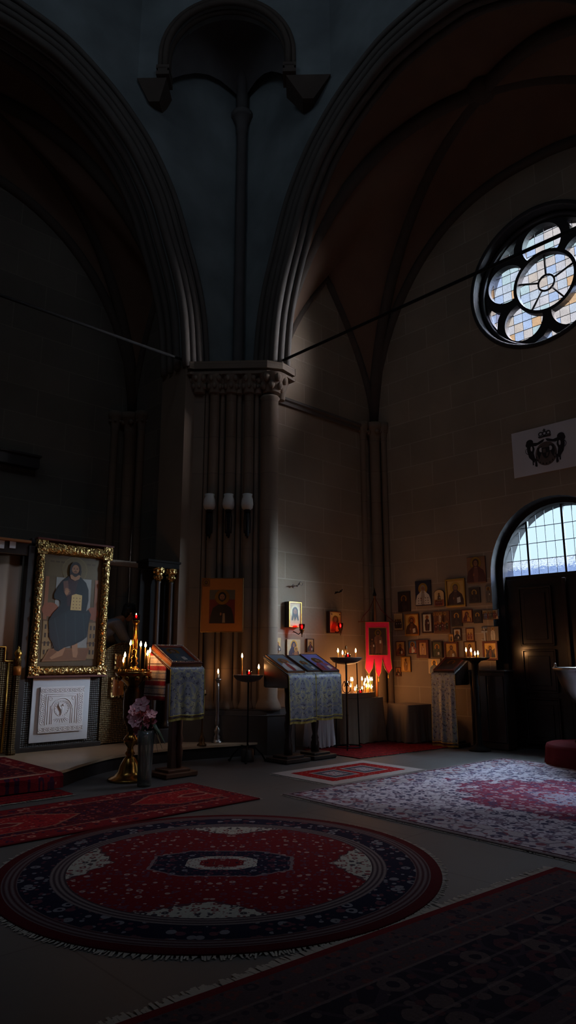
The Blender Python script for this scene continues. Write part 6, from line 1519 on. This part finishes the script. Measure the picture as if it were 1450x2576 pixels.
E_([(-.20, .06), (.20, .06), (.20, -.25), (.1, -.45), (0, -.52), (-.1, -.45), (-.20, -.25)]); em.p([(a * .33, b * .32) for a, b in [(-.14, 0), (.0, 0), (.0, -.2), (-.14, -.2)]], (1, 1, .999, 1), 1); em.p([(a * .33, b * .32) for a, b in [(.02, -.22), (.14, -.22), (.08, -.4), (.02, -.42)]], (1, 1, .999, 1), 1)
for k in range(9): a = PI + PI * (k + .5) / 9; E_(ell(.50 * math.cos(a), -.28 + .5 * math.sin(a), .035, .05, 8))
em.mb.build('coat_of_arms', [M['ink'], M['inkmid'], M['greypaper']], po)

# ================================================================== font
fc = Vector((9.60, 4.13, 0))
rc = MB(); n = 60; vs = []
for j, (rr_, z_) in enumerate(((.0, .27), (.58, .27), (.61, .26), (.625, .22), (.63, .12), (.645, .01))):
    for k in range(n): a = 2 * PI * k / n; q = rr_ + (0.012 * math.sin(a * 17) * (j - 2) / 3 if j > 2 else 0); vs.append((q * math.cos(a), q * math.sin(a), z_))
rc.add(vs, [(j * n + k, (j + 1) * n + k, (j + 1) * n + (k + 1) % n, j * n + (k + 1) % n) for j in range(5) for k in range(n)], True)
tag(rc.build('draped_stand', M['darkred'], None, fc), 'low round stand draped in dark red cloth before the door', 'stand')
fo = thing('baptismal_font', 'large silver basin on a footed stem standing on the red draped stand', 'font', fc + Vector((0, 0, .272)))
MB().lathe([(.24, 0), (.25, .015), (.235, .04), (.20, .06), (.21, .075), (.15, .10), (.07, .13), (.05, .18)], 36).build('foot', M['brass'], fo)
MB().lathe([(.05, .17), (.06, .22), (.10, .28), (.06, .34), (.05, .42), (.07, .46), (.16, .50)], 28).build('stem', M['silver'], fo)
MB().lathe([(.15, .49), (.24, .56), (.33, .68), (.385, .82), (.41, .93), (.44, .95), (.455, .97), (.455, 1.0), (.43, 1.0), (.40, .94), (.36, .82), (.28, .66), (.15, .56), (.0001, .55)], 48).build('basin', M['silver'], fo)
m = MB(); m.tube([(.445 * math.cos(2 * PI * k / 48), .445 * math.sin(2 * PI * k / 48), .985) for k in range(48)], .014, 8, closed=True)
for k in range(3): a = R(135) + k * 2 * PI / 3; m.lathe([(.02, 0), (.026, .01), (.012, .03), (.02, .05), (.0001, .06)], 10, (.44 * math.cos(a), .44 * math.sin(a), 1.0))
m.build('rim', M['silver'], fo)

# ================================================================== rugs
def rug(label, kind, c, rz, lx, wy, z=0.0, fr=(), t=.014, nm='rug'):
    mat = mat_rug('rug ' + kind, kind, lx, wy); m = MB().box((0, 0, t / 2), (lx, wy, t))
    o = m.build(nm, mat, None, (c[0], c[1], z + .001), rz, .005); tag(o, label, 'rug')
    rr = random.Random(len(label))
    if fr:
        for side, ln in fr:
            f = MB()
            L_ = wy if side in 'EW' else lx; n = int(L_ / .010)
            for k in range(n):
                s_ = -L_ / 2 + L_ * (k + rr.random()) / n; l = ln * (.6 + .6 * rr.random()); w_ = .007; sk = (rr.random() - .5) * .03
                e = (lx if side in 'EW' else wy) / 2 - .004; sg = 1 if side in 'EN' else -1
                q = [(s_ - w_, e), (s_ + w_, e), (s_ + w_ + sk, e + l), (s_ - w_ + sk, e + l)]
                pts = [((b * sg, a) if side in 'EW' else (a, b * sg)) for a, b in q]
                if (sg > 0) == (side in 'EW'): pts.reverse()
                f.add([(pts[i][0], pts[i][1], .006 if i < 2 else .003) for i in range(4)] if True else [], [(0, 1, 2, 3)])
            f.build('fringe', M['fringe'], o)
    return o
# round rug
mt = mat_rug('rug round', 'round', 1.49, 0)
o = MB().lathe([(1.485, 0), (1.49, .006), (1.485, .014), (.0001, .015)], 120).build('rug', mt, None, (3.20, 4.03, .001), R(-44)); tag(o, 'large round red and navy floral rug in the foreground', 'rug')
f = MB()
for k in range(620):
    a = 2 * PI * (k + rnd.random()) / 620; l = 1.49 + .035 * (.4 + rnd.random()); da = (rnd.random() - .5) * .02
    f.add([(1.487 * math.cos(a - .004), 1.487 * math.sin(a - .004), .007), (1.487 * math.cos(a + .004), 1.487 * math.sin(a + .004), .007), (l * math.cos(a + da + .003), l * math.sin(a + da + .003), .003), (l * math.cos(a + da - .003), l * math.sin(a + da - .003), .003)], [(0, 3, 2, 1)])
f.build('fringe', M['fringe'], o)
rug('wide pale grey and navy floral rug with a crimson centre before the door', 'pale', (7.12, 3.33), R(-3), 4.1, 4.2, fr=(('W', .02),))
rug('small red rug with a white border and two square medallions', 'smallred', (6.78, 6.02), R(-2), 1.66, 1.08, fr=(('W', .03), ('E', .03)))
rug('long dark red runner with hexagon medallions left of the round rug', 'longred', (2.27, 6.14), R(0), 5.2, 1.22, fr=(('E', .035),))
a_ = R(-4.3); cc_ = Vector((4.79, 2.40)) + Vector((math.cos(a_) * -3.0 + math.sin(a_) * 1.5, math.sin(a_) * -3.0 - math.cos(a_) * 1.5))
rug('dark navy bordered rug with cream fringe at the lower right corner', 'dark', (cc_.x, cc_.y), a_, 6.0, 3.0, fr=(('N', .075),))
rug('plain deep red rug lying in the corner under the candle tables', 'plain', (8.88, 7.22), R(-5), 2.15, 1.25, fr=(('S', .03),))
rug('narrow red rug with a white fringed edge at the foot of the step', 'plain2', (2.0, 7.23), 0, 3.22, .34, fr=(('S', .06),))
# rug draped over the step
mt = mat_rug('rug step', 'longred', 3.6, 1.6); vs = []; prof = [(.95, PZ + .001), (.2, PZ + .001), (-.60, PZ + .001), (-.66, PZ - .004), (-.70, PZ - .03), (-.705, .10), (-.71, .03)]
for x_ in [-1.8 + 3.6 * i / 24 for i in range(25)]:
    for (y_, z_) in prof: vs.append((x_, y_ - (.012 * math.sin(x_ * 9) if z_ < .12 else 0), z_))
o = MB().add(vs, [(i * 7 + k, i * 7 + k + 1, (i + 1) * 7 + k + 1, (i + 1) * 7 + k) for i in range(24) for k in range(6)], False).build('rug', mt, None, (1.85, 8.08, 0)); so_ = o.modifiers.new('thickness', 'SOLIDIFY'); so_.thickness = .012; so_.offset = -1
tag(o, 'patterned red rug draped over the front of the step at far left', 'rug')

# ================================================================== sky
# pale overcast sky: brighter overhead and a broad bright patch low in the direction of the veiled sun
w = bpy.data.worlds.new('sky'); S.world = w; w.use_nodes = True; nt = w.node_tree; nt.nodes.clear()
def wn(t, **k):
    n = nt.nodes.new(t)
    for a, b in k.items(): setattr(n, a, b)
    return n
tc = wn('ShaderNodeTexCoord'); sp = wn('ShaderNodeSeparateXYZ'); bg = wn('ShaderNodeBackground'); ow = wn('ShaderNodeOutputWorld')
mr = wn('ShaderNodeMapRange'); mr.inputs['From Min'].default_value = .575; mr.inputs['From Max'].default_value = .78; mr.inputs['To Min'].default_value = 0.0; mr.inputs['To Max'].default_value = 1.0
dt = wn('ShaderNodeVectorMath', operation='DOT_PRODUCT'); dt.inputs[1].default_value = (.698, -.674, .242)
m2 = wn('ShaderNodeMapRange', interpolation_type='SMOOTHSTEP'); m2.inputs['From Min'].default_value = .955; m2.inputs['From Max'].default_value = .998; m2.inputs['To Min'].default_value = 0.0; m2.inputs['To Max'].default_value = 170.0
hz = wn('ShaderNodeMapRange'); hz.inputs['From Min'].default_value = -.02; hz.inputs['From Max'].default_value = .03
ad = wn('ShaderNodeMath', operation='ADD'); ml = wn('ShaderNodeMath', operation='MULTIPLY')
lk = nt.links.new
lk(tc.outputs['Generated'], sp.inputs[0]); lk(sp.outputs[2], mr.inputs['Value']); lk(tc.outputs['Generated'], dt.inputs[0]); lk(dt.outputs['Value'], m2.inputs['Value'])
lk(sp.outputs[2], hz.inputs['Value']); 
zx = wn('ShaderNodeMapRange'); zx.inputs['From Min'].default_value = -.1; zx.inputs['From Max'].default_value = .3; zx.inputs['To Min'].default_value = 4.0; zx.inputs['To Max'].default_value = 95.0; lk(sp.outputs[0], zx.inputs['Value'])
zm = wn('ShaderNodeMath', operation='MULTIPLY_ADD'); bx_ = wn('ShaderNodeMapRange'); bx_.inputs['From Min'].default_value = -.1; bx_.inputs['From Max'].default_value = .3; bx_.inputs['To Min'].default_value = 2.1; bx_.inputs['To Max'].default_value = 1.15; lk(sp.outputs[0], bx_.inputs['Value']); lk(bx_.outputs[0], zm.inputs[2]); lk(mr.outputs[0], zm.inputs[0]); lk(zx.outputs[0], zm.inputs[1]); lk(zm.outputs[0], ad.inputs[0]); lk(m2.outputs[0], ad.inputs[1])
mg = wn('ShaderNodeMapRange'); mg.inputs['To Min'].default_value = .45; lk(hz.outputs[0], mg.inputs['Value'])
lk(ad.outputs[0], ml.inputs[0]); lk(mg.outputs[0], ml.inputs[1])
bg.inputs[0].default_value = (.88, .92, 1.0, 1); lk(ml.outputs[0], bg.inputs[1]); lk(bg.outputs[0], ow.inputs[0])
